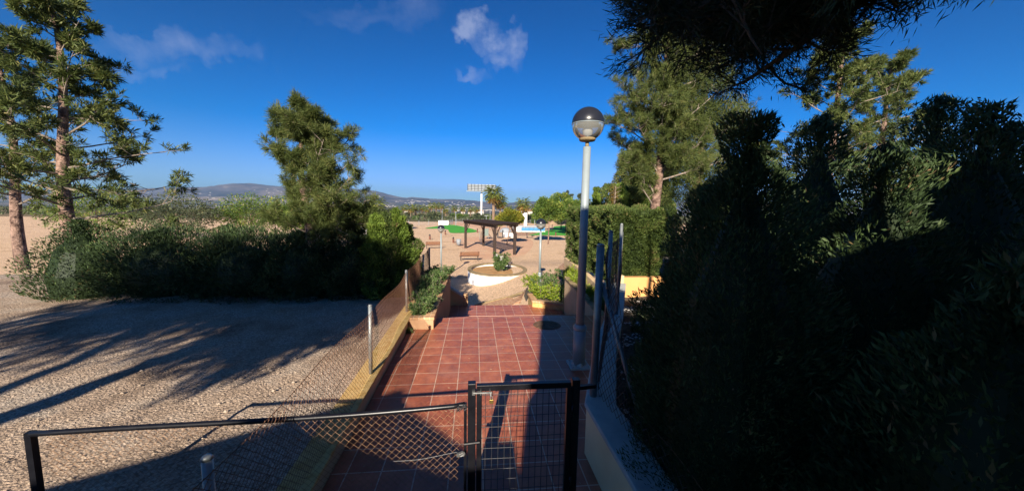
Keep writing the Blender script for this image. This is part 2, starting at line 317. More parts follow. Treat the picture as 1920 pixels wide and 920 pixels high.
def far_h(x, y):
    d = -3.7-38*smooth(260, 1100, y)+1.5*mn.noise(Vector((x*.004, y*.004, 3)))*smooth(260, 900, y)
    if y > 4200:
        rz = ridge(x/max(y, 1))+42
        t = smooth(4200, 9000, y); k = t**1.25
        nn = mn.fractal(Vector((x*.0011, y*.0011, 5)), 1, 2.1, 6)
        d += rz*k*(1+.28*nn*(1-smooth(7800, 9000, y)*.8))+ (10*nn if y > 8000 else 0)
        if y > 9000: d -= (y-9000)*.08
    return d
def gpoint(px, py, z=None):
    r = cam_dir(px, py)
    if z is not None: t = (z-H)/r.z; return Vector((r.x*t, r.y*t, z))
    zz = -2.5
    for _ in range(12):
        t = (zz-H)/r.z; x, y = r.x*t, r.y*t; zz = .5*zz+.5*h(x, y)
    return Vector((x, y, h(x, y)))
def fan(name, y0, y1, ratio, smax, nx, mat, hf=h, dz=0):
    ys = [y0]
    while ys[-1] < y1: ys.append(min(y1, ys[-1]*ratio))
    mb = MB(); vs = []; xs = [-smax+2*smax*i/nx for i in range(nx+1)]
    for y in ys:
        for s in xs:
            x = s*(y+12); vs.append((x, y, hf(x, y)+dz))
    W = nx+1; fs = [(j*W+i, j*W+i+1, (j+1)*W+i+1, (j+1)*W+i) for j in range(len(ys)-1) for i in range(nx)]
    mb.add(vs, fs); o = mb.build(name, mat, None, True); tag(o, kind='structure'); return o
fan('gravel_ground', 12.76, 112, 1.016, 1.9, 300, M['gravel'])
fan('field_ground', 112, 1000, 1.03, 1.9, 160, M['fields'])
fan('valley_ground', 1000, 6200, 1.022, 1.9, 200, M['valley'], far_h)
fan('hills', 6200, 13500, 1.006, 1.9, 520, M['hills'], far_h)
def patch(name, pts, mat, dz, sub=14, kind='structure'):      # polygon draped on the ground, thin sheet above it
    import bmesh
    bm = bmesh.new(); f = bm.faces.new([bm.verts.new((x, y, 0)) for x, y in pts])
    xs = [p[0] for p in pts]; ys = [p[1] for p in pts]
    for ax, lo_, hi_ in ((0, min(xs), max(xs)), (1, min(ys), max(ys))):
        for i in range(1, sub):
            q = lo_+(hi_-lo_)*i/sub; bmesh.ops.bisect_plane(bm, geom=bm.verts[:]+bm.edges[:]+bm.faces[:], plane_co=(q, 0, 0) if ax == 0 else (0, q, 0), plane_no=(1, 0, 0) if ax == 0 else (0, 1, 0))
    bmesh.ops.triangulate(bm, faces=bm.faces[:])
    for v in bm.verts: v.co.z = h(v.co.x, v.co.y)+dz
    me = bpy.data.meshes.new(name); bm.to_mesh(me); bm.free(); me.materials.append(mat)
    for p in me.polygons:
        if p.normal.z < 0: p.flip()
    o = bpy.data.objects.new(name, me); col.objects.link(o); tag(o, kind=kind); return o
def curve(pts, k=6):                                          # Catmull-Rom closed outline
    out = []; n = len(pts)
    for i in range(n):
        p0, p1, p2, p3 = [Vector(pts[(i+j-1) % n]) for j in range(4)]
        for s in range(k):
            t = s/k; out.append(tuple(.5*((2*p1)+(p2-p0)*t+(2*p0-5*p1+4*p2-p3)*t*t+(3*p1-p0-3*p2+p3)*t**3)))
    return out
# brick path at the foot of the stairs
e = [gpoint(895, 572), gpoint(950, 558), gpoint(1005, 545), gpoint(1035, 518), gpoint(1062, 492)]
patch('brick_path', [(-.6, 12.8), (-.6, 16.6)]+[(q.x, q.y) for q in e]+[(9.5, 27.5), (5.2, 19.6), (2.9, 16.9), (2.05, 15.6), (2.05, 12.8)], M['path'], .016, 22)
patch('planting_bed', [(2.2, 13.55), (3.6, 13.4), (4.6, 16.0), (4.2, 17.4), (3.1, 16.9), (2.25, 15.6)], M['darksoil'], .02, 12)
mbk = MB()
for a, b in zip([Vector((-.6, 16.6, 0))]+e, e):
    d = (b-a).normalized(); nn = Vector((-d.y, d.x, 0))*.09
    a.z = h(a.x, a.y); b2 = Vector((b.x, b.y, h(b.x, b.y)))
    mbk.add([a+Vector((0, 0, -.05)), b2+Vector((0, 0, -.05)), b2+nn+Vector((0, 0, -.05)), a+nn+Vector((0, 0, -.05)), a+Vector((0, 0, .06)), b2+Vector((0, 0, .06)), b2+nn+Vector((0, 0, .06)), a+nn+Vector((0, 0, .06))], [(4, 5, 6, 7), (0, 1, 5, 4), (2, 3, 7, 6), (3, 0, 4, 7), (1, 2, 6, 5)])
tag(mbk.build('path_kerb', M['rim']), kind='structure')
# redder sand round the pergola, court and pool surround
def P2(px, py): q = gpoint(px, py, -2.5); return (q.x, q.y)
patch('red_sand', curve([P2(*q) for q in ((850, 452), (880, 472), (905, 486), (945, 482), (985, 476), (1000, 455), (985, 446), (940, 447), (890, 444))]), M['redsoil'], .006, 10)
patch('sports_court', [P2(*q) for q in ((842, 420), (850, 415), (930, 415), (990, 425), (960, 432), (912, 431), (880, 424))], M['redsoil'], .018, 8)
patch('pool_paving', [P2(*q) for q in ((940, 438), (968, 433), (1012, 432.5), (1003, 437.5), (992, 441), (955, 443))], M['path'], .024, 8)
lawnL = patch('artificial_lawn', curve([P2(*q) for q in ((797, 428), (818, 424.5), (838, 422), (852, 422), (872, 426), (893, 432), (889, 435.5), (862, 437), (845, 436.5), (841, 433), (838, 430), (815, 428.5))], 4), M['lawn'], .034, 12)
patch('artificial_lawn', curve([P2(*q) for q in ((992, 440.5), (1004, 438), (1020, 433.5), (1036, 430), (1040, 424.5), (1062, 423), (1090, 425), (1085, 443), (1062, 441.6), (1030, 441.3))], 4), M['lawn'], .034, 12)
# left garden and right garden
mb = MB(); nx, ny = 120, 60
vs = [(-1.58-(i/nx)**1.5*45, -4+16.78*j/ny, .09+.03*mn.noise(Vector((i*.5, j*.5, 0)))) for j in range(ny+1) for i in range(nx+1)]
mb.add(vs, [(j*(nx+1)+i, (j+1)*(nx+1)+i, (j+1)*(nx+1)+i+1, j*(nx+1)+i+1) for j in range(ny) for i in range(nx)])
tag(mb.build('garden_gravel', M['gravelgrey'], None, True), kind='structure')
mb = MB(); vs = []; ny = 80; nx = 70
for j in range(ny+1):
    y = -4+19*j/ny
    xl = 1.42 if y < 3.35 else (1.42+(y-3.35)*.43 if y < 9 else 3.85)
    for i in range(nx+1):
        x = xl+(i/nx)**1.4*45; zz = .12+.05*mn.noise(Vector((x*2, y*2, 0))) if y < 9.2 else .4
        vs.append((x, y, zz))
mb.add(vs, [(j*(nx+1)+i, j*(nx+1)+i+1, (j+1)*(nx+1)+i+1, (j+1)*(nx+1)+i) for j in range(ny) for i in range(nx)])
tag(mb.build('garden_soil', M['darksoil'], None, True), kind='structure')
# pale pebbles scattered on the soil
pts = []
mb = MB()
for i in range(2600):
    y = rnd.uniform(1.5, 8.8); xl = 1.55 if y < 3.35 else 1.55+(y-3.35)*.43
    x = xl+abs(rnd.gauss(0, .8)); 
    if mn.noise(Vector((x*1.6, y*1.6, 4))) < -.05: continue
    r = rnd.uniform(.008, .026); z = .12+.05*mn.noise(Vector((x*2, y*2, 0)))+r*.3; a = rnd.uniform(0, 3)
    vs = []
    for k in range(5): t = a+k*1.257; vs.append((x+r*math.cos(t)*1.2, y+r*math.sin(t), z))
    vs += [(x, y, z+r*.7)]
    mb.add(vs, [(k, (k+1) % 5, 5) for k in range(5)])
tag(mb.build('pale_pebbles', M['pebble']), 'pale pebbles scattered over the dark soil beside the right wall', 'pebbles', kind='stuff')
# ---------------------------------------------------------------- terrace, stairs, landing
mb = MB(); mb.box((-1.32, -4, -.5), (3.25, 7.86, 0)); tag(mb.build('terrace_floor', M['tile'], None, False, .008), kind='structure')
mb = MB(); n = 8; d = (11.46-7.865)/n
for i in range(n-1): mb.box((-.86, 7.865+i*d, -1.6), (3.1, 7.865+(i+1)*d-.002, -.1375*(i+1)))
tag(mb.build('staircase', M['tile'], None, False, .008), kind='structure')
mb = MB(); mb.box((-.86, 11.462, -1.9), (3.1, 12.74, -1.1)); tag(mb.build('stair_landing', M['tile'], None, False, .008), kind='structure')
mb = MB()
for i in range(6): mb.box((-.5, 12.745+i*.33, -2.9), (2.3, 13.073+i*.33, -1.1-.2*(i+1)))
tag(mb.build('lower_staircase', M['tile'], None, False, .008), kind='structure')
# manhole
r_ = root('manhole_cover', (1.56, 7.26, 0), 'round rusty brown drain cover set in the shaded tiles near the lamp', 'manhole cover')
mb = MB(); mb.lathe((1.56, 7.26, 0), [(.001, .012), (.25, .012), (.26, .006), (.29, .006), (.3, -.002)], 36)
for k in range(8):
    t = k*math.pi/4; mb.box((1.56+.06, 7.26-.006, .012), (1.56+.23, 7.26+.006, .018), t, (1.56, 7.26))
mb.build('cover', M['manhole'], r_)
mb = MB()
for i in range(520):
    x = rnd.uniform(-1.28, 3.0); y = rnd.uniform(2.5, 7.8)
    if rnd.random() < .55: x = -1.3+abs(rnd.gauss(0, .22)) if rnd.random() < .6 else 2.2+rnd.uniform(-.3, .6)
    a = rnd.uniform(0, 6.28); l_ = rnd.uniform(.008, .03); w_ = rnd.uniform(.002, .007); c_, n_ = math.cos(a), math.sin(a)
    mb.add([(x-l_*c_, y-l_*n_, .004), (x+w_*n_, y-w_*c_, .007), (x+l_*c_, y+l_*n_, .005), (x-w_*n_, y+w_*c_, .009)], [(0, 1, 2, 3)])
tag(mb.build('leaf_litter', M['thatch']), 'dry needles and leaf crumbs scattered over the terrace tiles', 'leaf litter', kind='stuff')
mb = MB()
for i in range(1800):
    x = -1.62-abs(rnd.gauss(0, 2.2)); y = rnd.uniform(1.2, 9.3); r = rnd.uniform(.004, .013)*(1.8 if rnd.random() < .06 else 1); a = rnd.uniform(0, 3); z = .10+r*.2
    vs = [(x+r*math.cos(a+k*1.257)*1.25, y+r*math.sin(a+k*1.257), z) for k in range(5)]+[(x, y, z+r*.75)]
    mb.add(vs, [(k, (k+1) % 5, 5) for k in range(5)])
tag(mb.build('loose_stones', M['loose']), 'loose stones lying on the garden gravel left of the kerb', 'stones', kind='stuff')
# ---------------------------------------------------------------- walls, kerbs, planters
r_ = root('kerb_wall', (-1.45, 5, 0), 'low ochre kerb wall along the left edge of the tiled terrace', 'kerb wall')
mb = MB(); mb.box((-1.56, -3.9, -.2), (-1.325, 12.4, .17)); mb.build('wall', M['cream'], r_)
mb = MB(); mb.box((-1.585, -3.9, .17), (-1.30, 12.4, .205)); mb.build('coping', M['yellow'], r_, False, .01)
r_ = root('planter_box', (-1, 9, 0), 'long cream planter box with brick coping left of the stairs', 'planter')
mb = MB(); mb.box((-1.30, 7.13, -.2), (-.82, 7.25, .19)); mb.box((-.94, 7.252, -2.6), (-.82, 12.3, .19)); mb.build('wall', M['tanwall'], r_)
mb = MB(); mb.box((-1.298, 7.12, .192), (-.80, 7.29, .25)); mb.box((-1.0, 7.292, .192), (-.80, 12.34, .25)); mb.build('coping', M['capbrick'], r_, False, .008)
mb = MB(); mb.box((-1.298, 7.252, -.2), (-.942, 12.28, .14)); mb.build('soil', M['darksoil'], r_)
# stair parapet beyond landing, sloping down
r_ = root('stair_parapet', (-.55, 13, -2.5), 'short sloping brown parapet with dark coping beside the lower stairs', 'parapet')
mb = MB()
def wedge(mb, x0, x1, y0, y1, zb, za, zc): mb.add([(x0, y0, zb), (x1, y0, zb), (x1, y1, zb), (x0, y1, zb), (x0, y0, za), (x1, y0, zc), (x1, y1, zc), (x0, y1, za)], [(0, 3, 2, 1), (4, 5, 6, 7), (0, 1, 5, 4), (1, 2, 6, 5), (2, 3, 7, 6), (3, 0, 4, 7)])
wedge(mb, -.93, -.42, 12.80, 12.95, -2.8, -.45, -.80); mb.build('wall', M['tanwall'], r_)
mb = MB(); mb.add([(-.94, 12.76, -.45), (-.40, 12.76, -.81), (-.40, 13.0, -.81), (-.94, 13.0, -.45), (-.94, 12.76, -.37), (-.40, 12.76, -.73), (-.40, 13.0, -.73), (-.94, 13.0, -.37)], [(0, 3, 2, 1), (4, 5, 6, 7), (0, 1, 5, 4), (1, 2, 6, 5), (2, 3, 7, 6), (3, 0, 4, 7)]); mb.build('coping', M['greycap'], r_)
mb = MB(); mb.box((-.41, 12.78, -2.8), (-.22, 13.02, -.70)); mb.build('pier', M['capbrick'], r_, False, .01)
mb = MB(); mb.tube([(-.86, 12.72, -.35), (-.86, 12.72, .02)], .02, 8); mb.build('post', M['white'], r_)
# right planter by the landing
r_ = root('planter_box', (2.8, 12.8, -1.1), 'low ochre planter with brick top at the right end of the landing', 'planter')
a = [(2.12, 12.50), (3.3, 11.9)]
mb = MB(); mb.wall([(2.12, 13.5), (2.12, 12.46), (3.25, 11.86)][::-1], .16, -2.4, -.93); mb.build('wall', M['yellow'], r_, False, .008)
mb = MB(); mb.wall([(3.27, 11.82), (2.085, 12.43), (2.085, 13.55)], .23, -.928, -.86); mb.build('coping', M['capbrick'], r_, False, .006)
mb = MB(); mb.add([(2.3, 12.6, -.98), (3.6, 12.0, -.98), (3.7, 13.6, -.98), (2.3, 13.6, -.98)], [(0, 1, 2, 3)]); mb.build('soil', M['darksoil'], r_)
# two tier cream wall on the right of the stairs
r_ = root('retaining_wall', (3.3, 10.5, -1), 'two tiered cream retaining wall with planting between its tiers', 'retaining wall')
mb = MB(); mb.wall([(3.1, 11.68), (3.1, 10.2), (3.1, 8.7), (3.12, 8.0)][::-1], .14, -1.7, [-.2, -.12, .0, .1]); mb.build('lower_wall', M['cream'], r_, False, .006)
mb = MB(); mb.wall([(3.07, 11.7), (3.07, 10.2), (3.07, 8.7), (3.09, 8.0)][::-1], .2, [-.198, -.118, .002, .102], [-.15, -.07, .05, .15]); mb.build('coping', M['rim'], r_, False, .004)
mb = MB(); mb.wall([(3.72, 9.1), (3.68, 9.8), (3.66, 10.4), (3.66, 11.2), (3.66, 12.6), (3.64, 14.0)], .16, -1.9, [.02, .14, .25, .34, .43, .50]); mb.build('upper_wall', M['cream'], r_, False, .006)
mb = MB(); mb.wall([(3.105, 11.72), (3.64, 13.98)], .15, -2.5, [.08, .10]); mb.build('end_wall', M['cream'], r_)
mb = MB(); mb.add([(3.24, 8.0, -.3), (3.8, 8.0, -.3), (3.7, 13.6, 0), (3.3, 11.9, 0)], [(0, 1, 2, 3)]); mb.build('soil', M['darksoil'], r_)
# wall with grey coping along the right edge
WL = [(1.22, -3.9), (1.14, 3.30), (1.72, 4.72), (2.46, 6.2), (3.72, 8.95)]
r_ = root('boundary_wall', (1.7, 4, 0), 'low cream boundary wall with grey cement top right of the gate', 'boundary wall')
mb = MB(); mb.wall(WL, .26, -.2, .50); mb.build('wall', M['creamlifted'], r_)
mb = MB(); mb.wall([(x-.02, y) for x, y in WL], .31, .502, .55); mb.build('coping', M['greycap'], r_, False, .012)
r_ = root('garden_wall', (4.7, 9.2, 0), 'sunlit orange rendered wall seen between the fence and the dark cypress', 'garden wall')
mb = MB(); mb.box((4.02, 9.06, -.6), (7.5, 9.26, .66)); mb.build('wall', M['orange'], r_, False, .01)
mb = MB(); mb.box((3.84, 9.02, -.6), (4.018, 9.30, .72)); mb.build('pillar', M['cream'], r_, False, .01)
# ---------------------------------------------------------------- white planter drum and spiral wall
r_ = root('round_planter', (1.56, 23.7, -2.5), 'large round white planter with orange soil in the gravel square', 'planter')
CX, CY, RX, RY = 1.56, 23.7, 1.98, 2.5
mb = MB(); mb.lathe((CX, CY, 0), [(1.0, -3.0), (1.0, -1.72), (.9, -1.72), (.9, -1.95)], 72, RX, RY); mb.build('wall', M['white'], r_, True)
mb = MB(); mb.lathe((CX, CY, 0), [(.88, -1.722), (1.012, -1.722), (1.015, -1.655), (.885, -1.65), (.88, -1.722)], 72, RX, RY); mb.build('coping', M['rim'], r_)
mb = MB(); vs = [(CX, CY, -1.80)]; nr = 10; ns = 48
for i in range(1, nr+1):
    for k in range(ns):
        t = 2*math.pi*k/ns; q = i/nr*.9; vs.append((CX+RX*q*math.cos(t), CY+RY*q*math.sin(t), -1.84+.04*(1-q)+.03*mn.noise(Vector((q*5*math.cos(t), q*5*math.sin(t), 0)))))
fs = [(0, 1+k, 1+(k+1) % ns) for k in range(ns)]+[(1+(i-1)*ns+k, 1+i*ns+k, 1+i*ns+(k+1) % ns, 1+(i-1)*ns+(k+1) % ns) for i in range(1, nr) for k in range(ns)]
mb.add(vs, fs); mb.build('soil', M['soil'], r_, True)
r_ = root('curved_wall', (2.6, 29, -2.5), 'curved white bench wall sweeping behind the round planter', 'curved wall')
sp_ = [(2.05, 26.35), (2.45, 26.9), (2.72, 27.8), (2.78, 28.8), (2.62, 29.9), (2.3, 31.0), (1.9, 32.0)]
fine = []
for i in range(len(sp_)-1):
    for s in range(4): 
        p0, p1, p2, p3 = [Vector(sp_[max(0, min(len(sp_)-1, i+j-1))]) for j in range(4)]; t = s/4
        fine.append(tuple(.5*((2*p1)+(p2-p0)*t+(2*p0-5*p1+4*p2-p3)*t*t+(3*p1-p0-3*p2+p3)*t**3)))
fine.append(sp_[-1])
mb = MB(); mb.wall(fine, .2, -2.8, -1.74); mb.build('wall', M['white'], r_)
mb = MB(); mb.wall([(x-.02, y) for x, y in fine], .25, -1.738, -1.66); mb.build('coping', M['rim'], r_)
# ---------------------------------------------------------------- chain link, posts
def lattice(f, U, V, cell, r, zjit=0):
    """diamond wire net over f(u,v)->point, u in 0..U metres, v in 0..V(u)"""
    mb = MB(); nu = int(U/cell); hv = cell
    def P(i, j):
        u = i*cell; v = j*hv/1.0
        return Vector(f(u, v))
    for i in range(nu):
        u = i*cell; Vm = V(u) if callable(V) else V; nv = int(Vm/hv)
        for j in range(nv):
            a, b, c_, d_ = P(i, j), P(i+1, j), P(i+1, j+1), P(i, j+1)
            ca = (a+b)/2; cb = (b+c_)/2; cc = (c_+d_)/2; cdv = (d_+a)/2
            for p, q in ((ca, cb), (cb, cc), (cc, cdv), (cdv, ca)):
                dr = (q-p).normalized(); s = dr.cross(Vector((.31, .95, .05))).normalized()*r; t = dr.cross(s).normalized()*r
                vs = [p+s, p-s*.5+t*.87, p-s*.5-t*.87, q+s, q-s*.5+t*.87, q-s*.5-t*.87]
                mb.add(vs, [(0, 1, 4, 3), (1, 2, 5, 4), (2, 0, 3, 5)])
    return mb
def along(pts):
    L = [0]
    for a, b in zip(pts, pts[1:]): L.append(L[-1]+(Vector(b)-Vector(a)).length)
    def f(u):
        for i in range(len(pts)-1):
            if u <= L[i+1] or i == len(pts)-2:
                t = (u-L[i])/(L[i+1]-L[i]); return Vector(pts[i]).lerp(Vector(pts[i+1]), t)
    return f, L[-1]
# left fence
fr_ = root('chain_link_fence', (-1.44, 5, .2), 'rusty chain link fence on grey posts along the left kerb', 'fence')
LF = [(-1.40, 1.0, .2), (-1.40, 4.81, .2), (-1.45, 7.7, .2), (-1.50, 10.6, .2), (-1.52, 12.2, .2)]
f, UL = along(LF)
for i, (x, y, hh, lean) in enumerate(((-1.40, 4.81, .95, .015), (-1.45, 7.7, .90, 0), (-1.54, 10.3, .84, .09), (-1.52, 10.62, .85, .02), (-1.52, 12.2, .85, 0), (-1.40, 1.9, .95, 0))):
    mb = MB(); mb.tube([(x, y, .17), (x+lean, y, .2+hh)], .026, 12); mb.tube([(x+lean, y, .2+hh), (x+lean, y, .22+hh)], [.03, .02], 12); mb.build('post', M['galv'], fr_, True)
def fl(u, v):
    q = f(u); s = math.sin(u*.9)*.015; sag = .05*math.sin(math.pi*min(1, max(0, (q.y-4.81)/2.9))) if 4.81 < q.y < 7.7 else 0
    return (q.x+.03+.02*math.sin(u*3+v*4), q.y, q.z+.02+v*(1-sag))
mb = lattice(fl, UL, .88, .062, .0019); mb.build('wire_mesh', M['rust'], fr_)
mb = MB(); mb.tube([fl(u*.2, .86) for u in range(int(UL/.2))], .0035, 4); mb.tube([fl(u*.2, .44) for u in range(int(UL/.2))], .0025, 4); mb.build('tension_wire', M['rust'], fr_)
# right fence
fr2 = root('chain_link_fence', (2, 5, .55), 'dark chain link fence with braced posts on the right boundary wall', 'fence')
RF = [(1.50, 0.2, .56), (1.27, 3.42, .56), (1.93, 4.93, .56), (2.62, 6.25, .56), (3.75, 8.7, .56)]
f2, UR = along(RF)
for x, y, ht, m_, rr in ((1.25, 3.42, 2.13, 'galv', .038), (1.95, 4.93, 2.17, 'galv', .03), (2.65, 6.2, 2.22, 'galv', .027), (3.75, 8.7, 1.9, 'galv', .025)):
    mb = MB(); mb.tube([(x, y, .5), (x+.01, y, ht)], rr, 14); mb.tube([(x+.01, y, ht), (x+.01, y, ht+.02)], [rr*1.1, rr*.7], 14); mb.build('post', M[m_], fr2, True)
for a, b in (((1.30, 3.44, 1.74), (1.72, 3.05, .12)),):
    mb = MB(); mb.tube([a, b], .024, 10); mb.build('brace', M['galv'], fr2, True)
def fl2(u, v):
    q = f2(u); bulge = .05*math.sin(u*1.7+v*2)*math.sin(v*2)
    return (q.x+.03+bulge, q.y, q.z+v)
def vtop(u):
    y = f2(u).y
    if y < 3.42: return max(.05, .30+(1.2)*smooth(2.6, 3.42, y)-.28*smooth(2.3, 1, y))
    return 1.45
mb = lattice(fl2, UR, vtop, .095, .003); mb.build('wire_mesh', M['wiredark'], fr2)
# fine rusted screen between the far posts
mb = MB(); mb.tube([fl2(u*.2, vtop(u*.2)) for u in range(int(UR/.2))], .003, 4); mb.build('tension_wire', M['rust'], fr2)
# ---------------------------------------------------------------- lamps
def lamp(loc, hgt, label, thick=1., gr=.235):
    x, y, z = loc
    r_ = root('street_lamp', loc, label, 'street lamp', 'globe lamps on grey poles')
    mb = MB(); mb.box((x-.16, y-.16, z), (x+.16, y+.16, z+.03)); mb.lathe(loc, [(.13, .03), (.125, .06), (.10, .08)], 4)
    for sx in (-1, 1):
        for sy in (-1, 1): mb.lathe((x+sx*.12, y+sy*.12, z+.03), [(.014, 0), (.014, .03), (.001, .03)], 6)
    mb.build('base_plate', M['greycap'], r_)
    c = hgt-2*gr
    mb = MB(); mb.tube([(x, y, z+.03), (x, y, z+.62)], .082*thick, 20); mb.lathe(loc, [(.082*thick, .60), (.092*thick, .61), (.092*thick, .65), (.062*thick, .69)], 20); mb.build('lower_sleeve', M['polegrey'], r_, True)
    mb = MB(); mb.tube([(x, y, z+.62), (x, y, z+c-.10)], [.056*thick, .05*thick], 20); mb.build('pole', M['polegrey'], r_, True)
    mb = MB(); mb.tube([(x, y, z+c-.10), (x, y, z+c-.02)], .028, 16); mb.lathe(loc, [(.03, c-.025), (.11, c-.015), (.125, c+.01), (.12, c+.03), (.02, c+.035)], 28); mb.build('collar', M['rim'] if thick > 1.1 else M['iron'], r_, True)
    g = z+c+gr-.012
    pr = []
    for k in range(0, 13): a = math.pi/2*k/12; pr.append((gr*1.012*math.cos(a), gr*1.012*math.sin(a)))
    mb = MB(); mb.lathe((x, y, g+.012), [(gr*1.0, -.006)]+pr, 40); mb.build('globe_cap', M['blackdome'], r_, True)
    pr = [(gr*math.cos(a), -gr*math.sin(a)) for a in [math.acos(.5)*k/12 for k in range(13)]]
    mb = MB(); mb.lathe((x, y, g), [(gr*1.0, .003)]+pr, 40); gb = mb.build('globe_glass', M['globe'], r_, True)
    mb = MB(); mb.lathe((x, y, g), [(.045, -gr*.85), (.07, -gr*.8), (.075, -gr*.35), (.05, -gr*.1), (.02, -.01)], 20); mb.build('lamp_holder', M['white'], r_, True)
    mb = MB(); mb.lathe((x, y, g), [(gr*.93, -.002), (gr*1.018, -.004), (gr*1.018, .008), (gr*.93, .01)], 40); mb.build('rim', M['polegrey'], r_, True)
    return r_
lamp((1.665, 5.28, .0), 3.98, 'tallest nearest globe lamp standing on the red tiles by the right wall', 1.15, .235)
lamp((3.08, 16.3, h(3.08, 16.3)), 1.96-h(3.08, 16.3)+.02, 'globe lamp rising from the bright shrubs at the right end of the landing', 1.0)
l3 = lamp((-2.24, 24.3, -2.5), 3.72, 'far globe lamp beside the left shrubs near the first wooden bench', 1.0)
# ---------------------------------------------------------------- gate
GY = 2.6
g = root('metal_gate', (.4, GY, 0), 'black metal gate with square wire mesh closing the terrace', 'gate')
for x0, nm in ((-.012, 'gate_post'), (.802, 'gate_post')):
    mb = MB(); mb.box((x0-.03, GY-.03, 0), (x0+.03, GY+.03, 1.165)); mb.build(nm, M['black'], g, False, .004)
for x0 in (.045, .7515):
    mb = MB(); mb.box((x0-.02, GY-.02, .06), (x0+.02, GY+.02, 1.10)); mb.build('stile', M['black'], g, False, .003)
mb = MB(); mb.box((.025, GY-.022, 1.10), (.762, GY+.022, 1.145)); mb.build('rail', M['black'], g, False, .003)
mb = MB(); mb.box((.066, GY-.02, .06), (.721, GY+.02, .10)); mb.build('rail', M['black'], g, False, .003)
mb = MB()
for k in range(13): 
    x = .066+.05*(k+.55); mb.tube([(x, GY, .1), (x+.002*math.sin(k), GY+.002, 1.1)], .0024, 5)
for k in range(11):
    z = .18+.088*k; mb.tube([(.06, GY-.004, z), (.4, GY-.006, z-.003), (.73, GY-.004, z)], .0024, 5)
mb.build('wire_mesh', M['iron'], g)
for z in (.32, .92):
    mb = MB(); mb.tube([(.7755, GY-.036, z-.04), (.7755, GY-.036, z+.04)], .011, 8); mb.build('hinge', M['black'], g, True)
mb = MB(); mb.tube([(.0, GY-.045, 1.10), (.14, GY-.045, 1.10)], .008, 8); mb.box((-.01, GY-.05, 1.085), (.012, GY-.03, 1.115)); mb.box((.05, GY-.05, 1.085), (.06, GY-.025, 1.115)); mb.box((.12, GY-.05, 1.085), (.13, GY-.025, 1.115)); mb.tube([(.13, GY-.05, 1.10), (.13, GY-.06, 1.08)], .006, 6); mb.build('bolt', M['irongrey'], g)
mb = MB(); mb.box((.834, GY-.015, 1.075), (.97, GY+.015, 1.105), R(8), (.835, GY)); mb.build('bracket', M['black'], g); mb = MB(); mb.tube([(.05, GY-.04, .70), (-.07, GY-.04, .69)], .011, 8); mb.build('latch_bar', M['black'], g)
t = root('padlock', (.135, GY-.06, 1.04), 'small brass padlock hanging from the gate bolt', 'padlock')
mb = MB(); mb.box((.12, GY-.07, 1.025), (.15, GY-.052, 1.055)); mb.build('body', M['brass'], t, False, .002)
mb = MB(); mb.tube([(.127, GY-.061, 1.055), (.127, GY-.061, 1.075), (.135, GY-.061, 1.085), (.143, GY-.061, 1.075), (.143, GY-.061, 1.055)], .0025, 6); mb.build('shackle', M['galv'], t)
# left fence section of black tube and rusty chain link
s = root('railing_panel', (-1, GY, 0), 'black tube railing with torn chain link mesh left of the gate', 'railing')
zl = lambda x: .988+(x+.06)*.03
mb = MB(); mb.tube([(x, GY-.01+.01*math.sin(x*2), zl(x)-.012*math.sin((x+2.5)*1.3)) for x in [-3.0+.15*i for i in range(20)]]+[(-.065, GY, .99)], .019, 12); mb.build('top_rail', M['black'], s, True)
mb = MB(); mb.box((-.072, GY-.01, 0), (-.05, GY+.012, 1.0)); mb.build('post', M['black'], s); mb = MB(); mb.box((-3.03, GY-.02, 0), (-2.99, GY+.02, .92)); mb.build('post', M['black'], s)
mb = MB(); mb.tube([(-.17, GY-.012, .99), (-.06, GY-.02, .995), (-.05, GY-.01, .97)], .008, 7)
for k in range(14):
    a = rnd.uniform(0, 6); x = rnd.uniform(-.14, -.05); z = .985+rnd.uniform(-.02, .025); mb.tube([(x, GY-.03, z), (x+.02*math.cos(a), GY-.035, z+.02*math.sin(a)), (x+.03*math.cos(a+1), GY-.02, z+.02*math.sin(a+1))], .0035, 4)
mb.build('wire_tie', M['iron'], s)
def fl3(u, v):
    x = -2.95+u; q = zl(x)-.03-v
    return (x+.012*math.sin(v*9+u*2), GY+.01+.02*math.sin(u*2.3+v*3), q+.006*math.sin(u*7))
mb = lattice(lambda u, v: fl3(u, v), 2.86, .92, .058, .0012); mb.build('wire_mesh', M['rustlight'], s)
mb = MB(); mb.tube([(-.60+.04*k, GY-.03, .575-.012*math.sin(k*.35)+.006*k*.5) for k in range(14)]+[(-.075, GY-.03, .625)], .0013, 5)
mb.build('binding_wire', M['irongrey'], s)
t = root('padlock', (-.09, GY-.05, .62), 'crumpled silver padlock and chain on the thin black post', 'padlock')
mb = MB()
for k in range(7):
    a = k*.9; mb.tube([(-.09+.018*math.cos(a+j)*(1+.1*k), GY-.045-.003*k, .62+.016*math.sin(a+j*1.3)) for j in range(6)], .0042, 5)
mb.box((-.125, GY-.06, .60), (-.098, GY-.044, .632)); mb.build('chain', M['irongrey'], t)
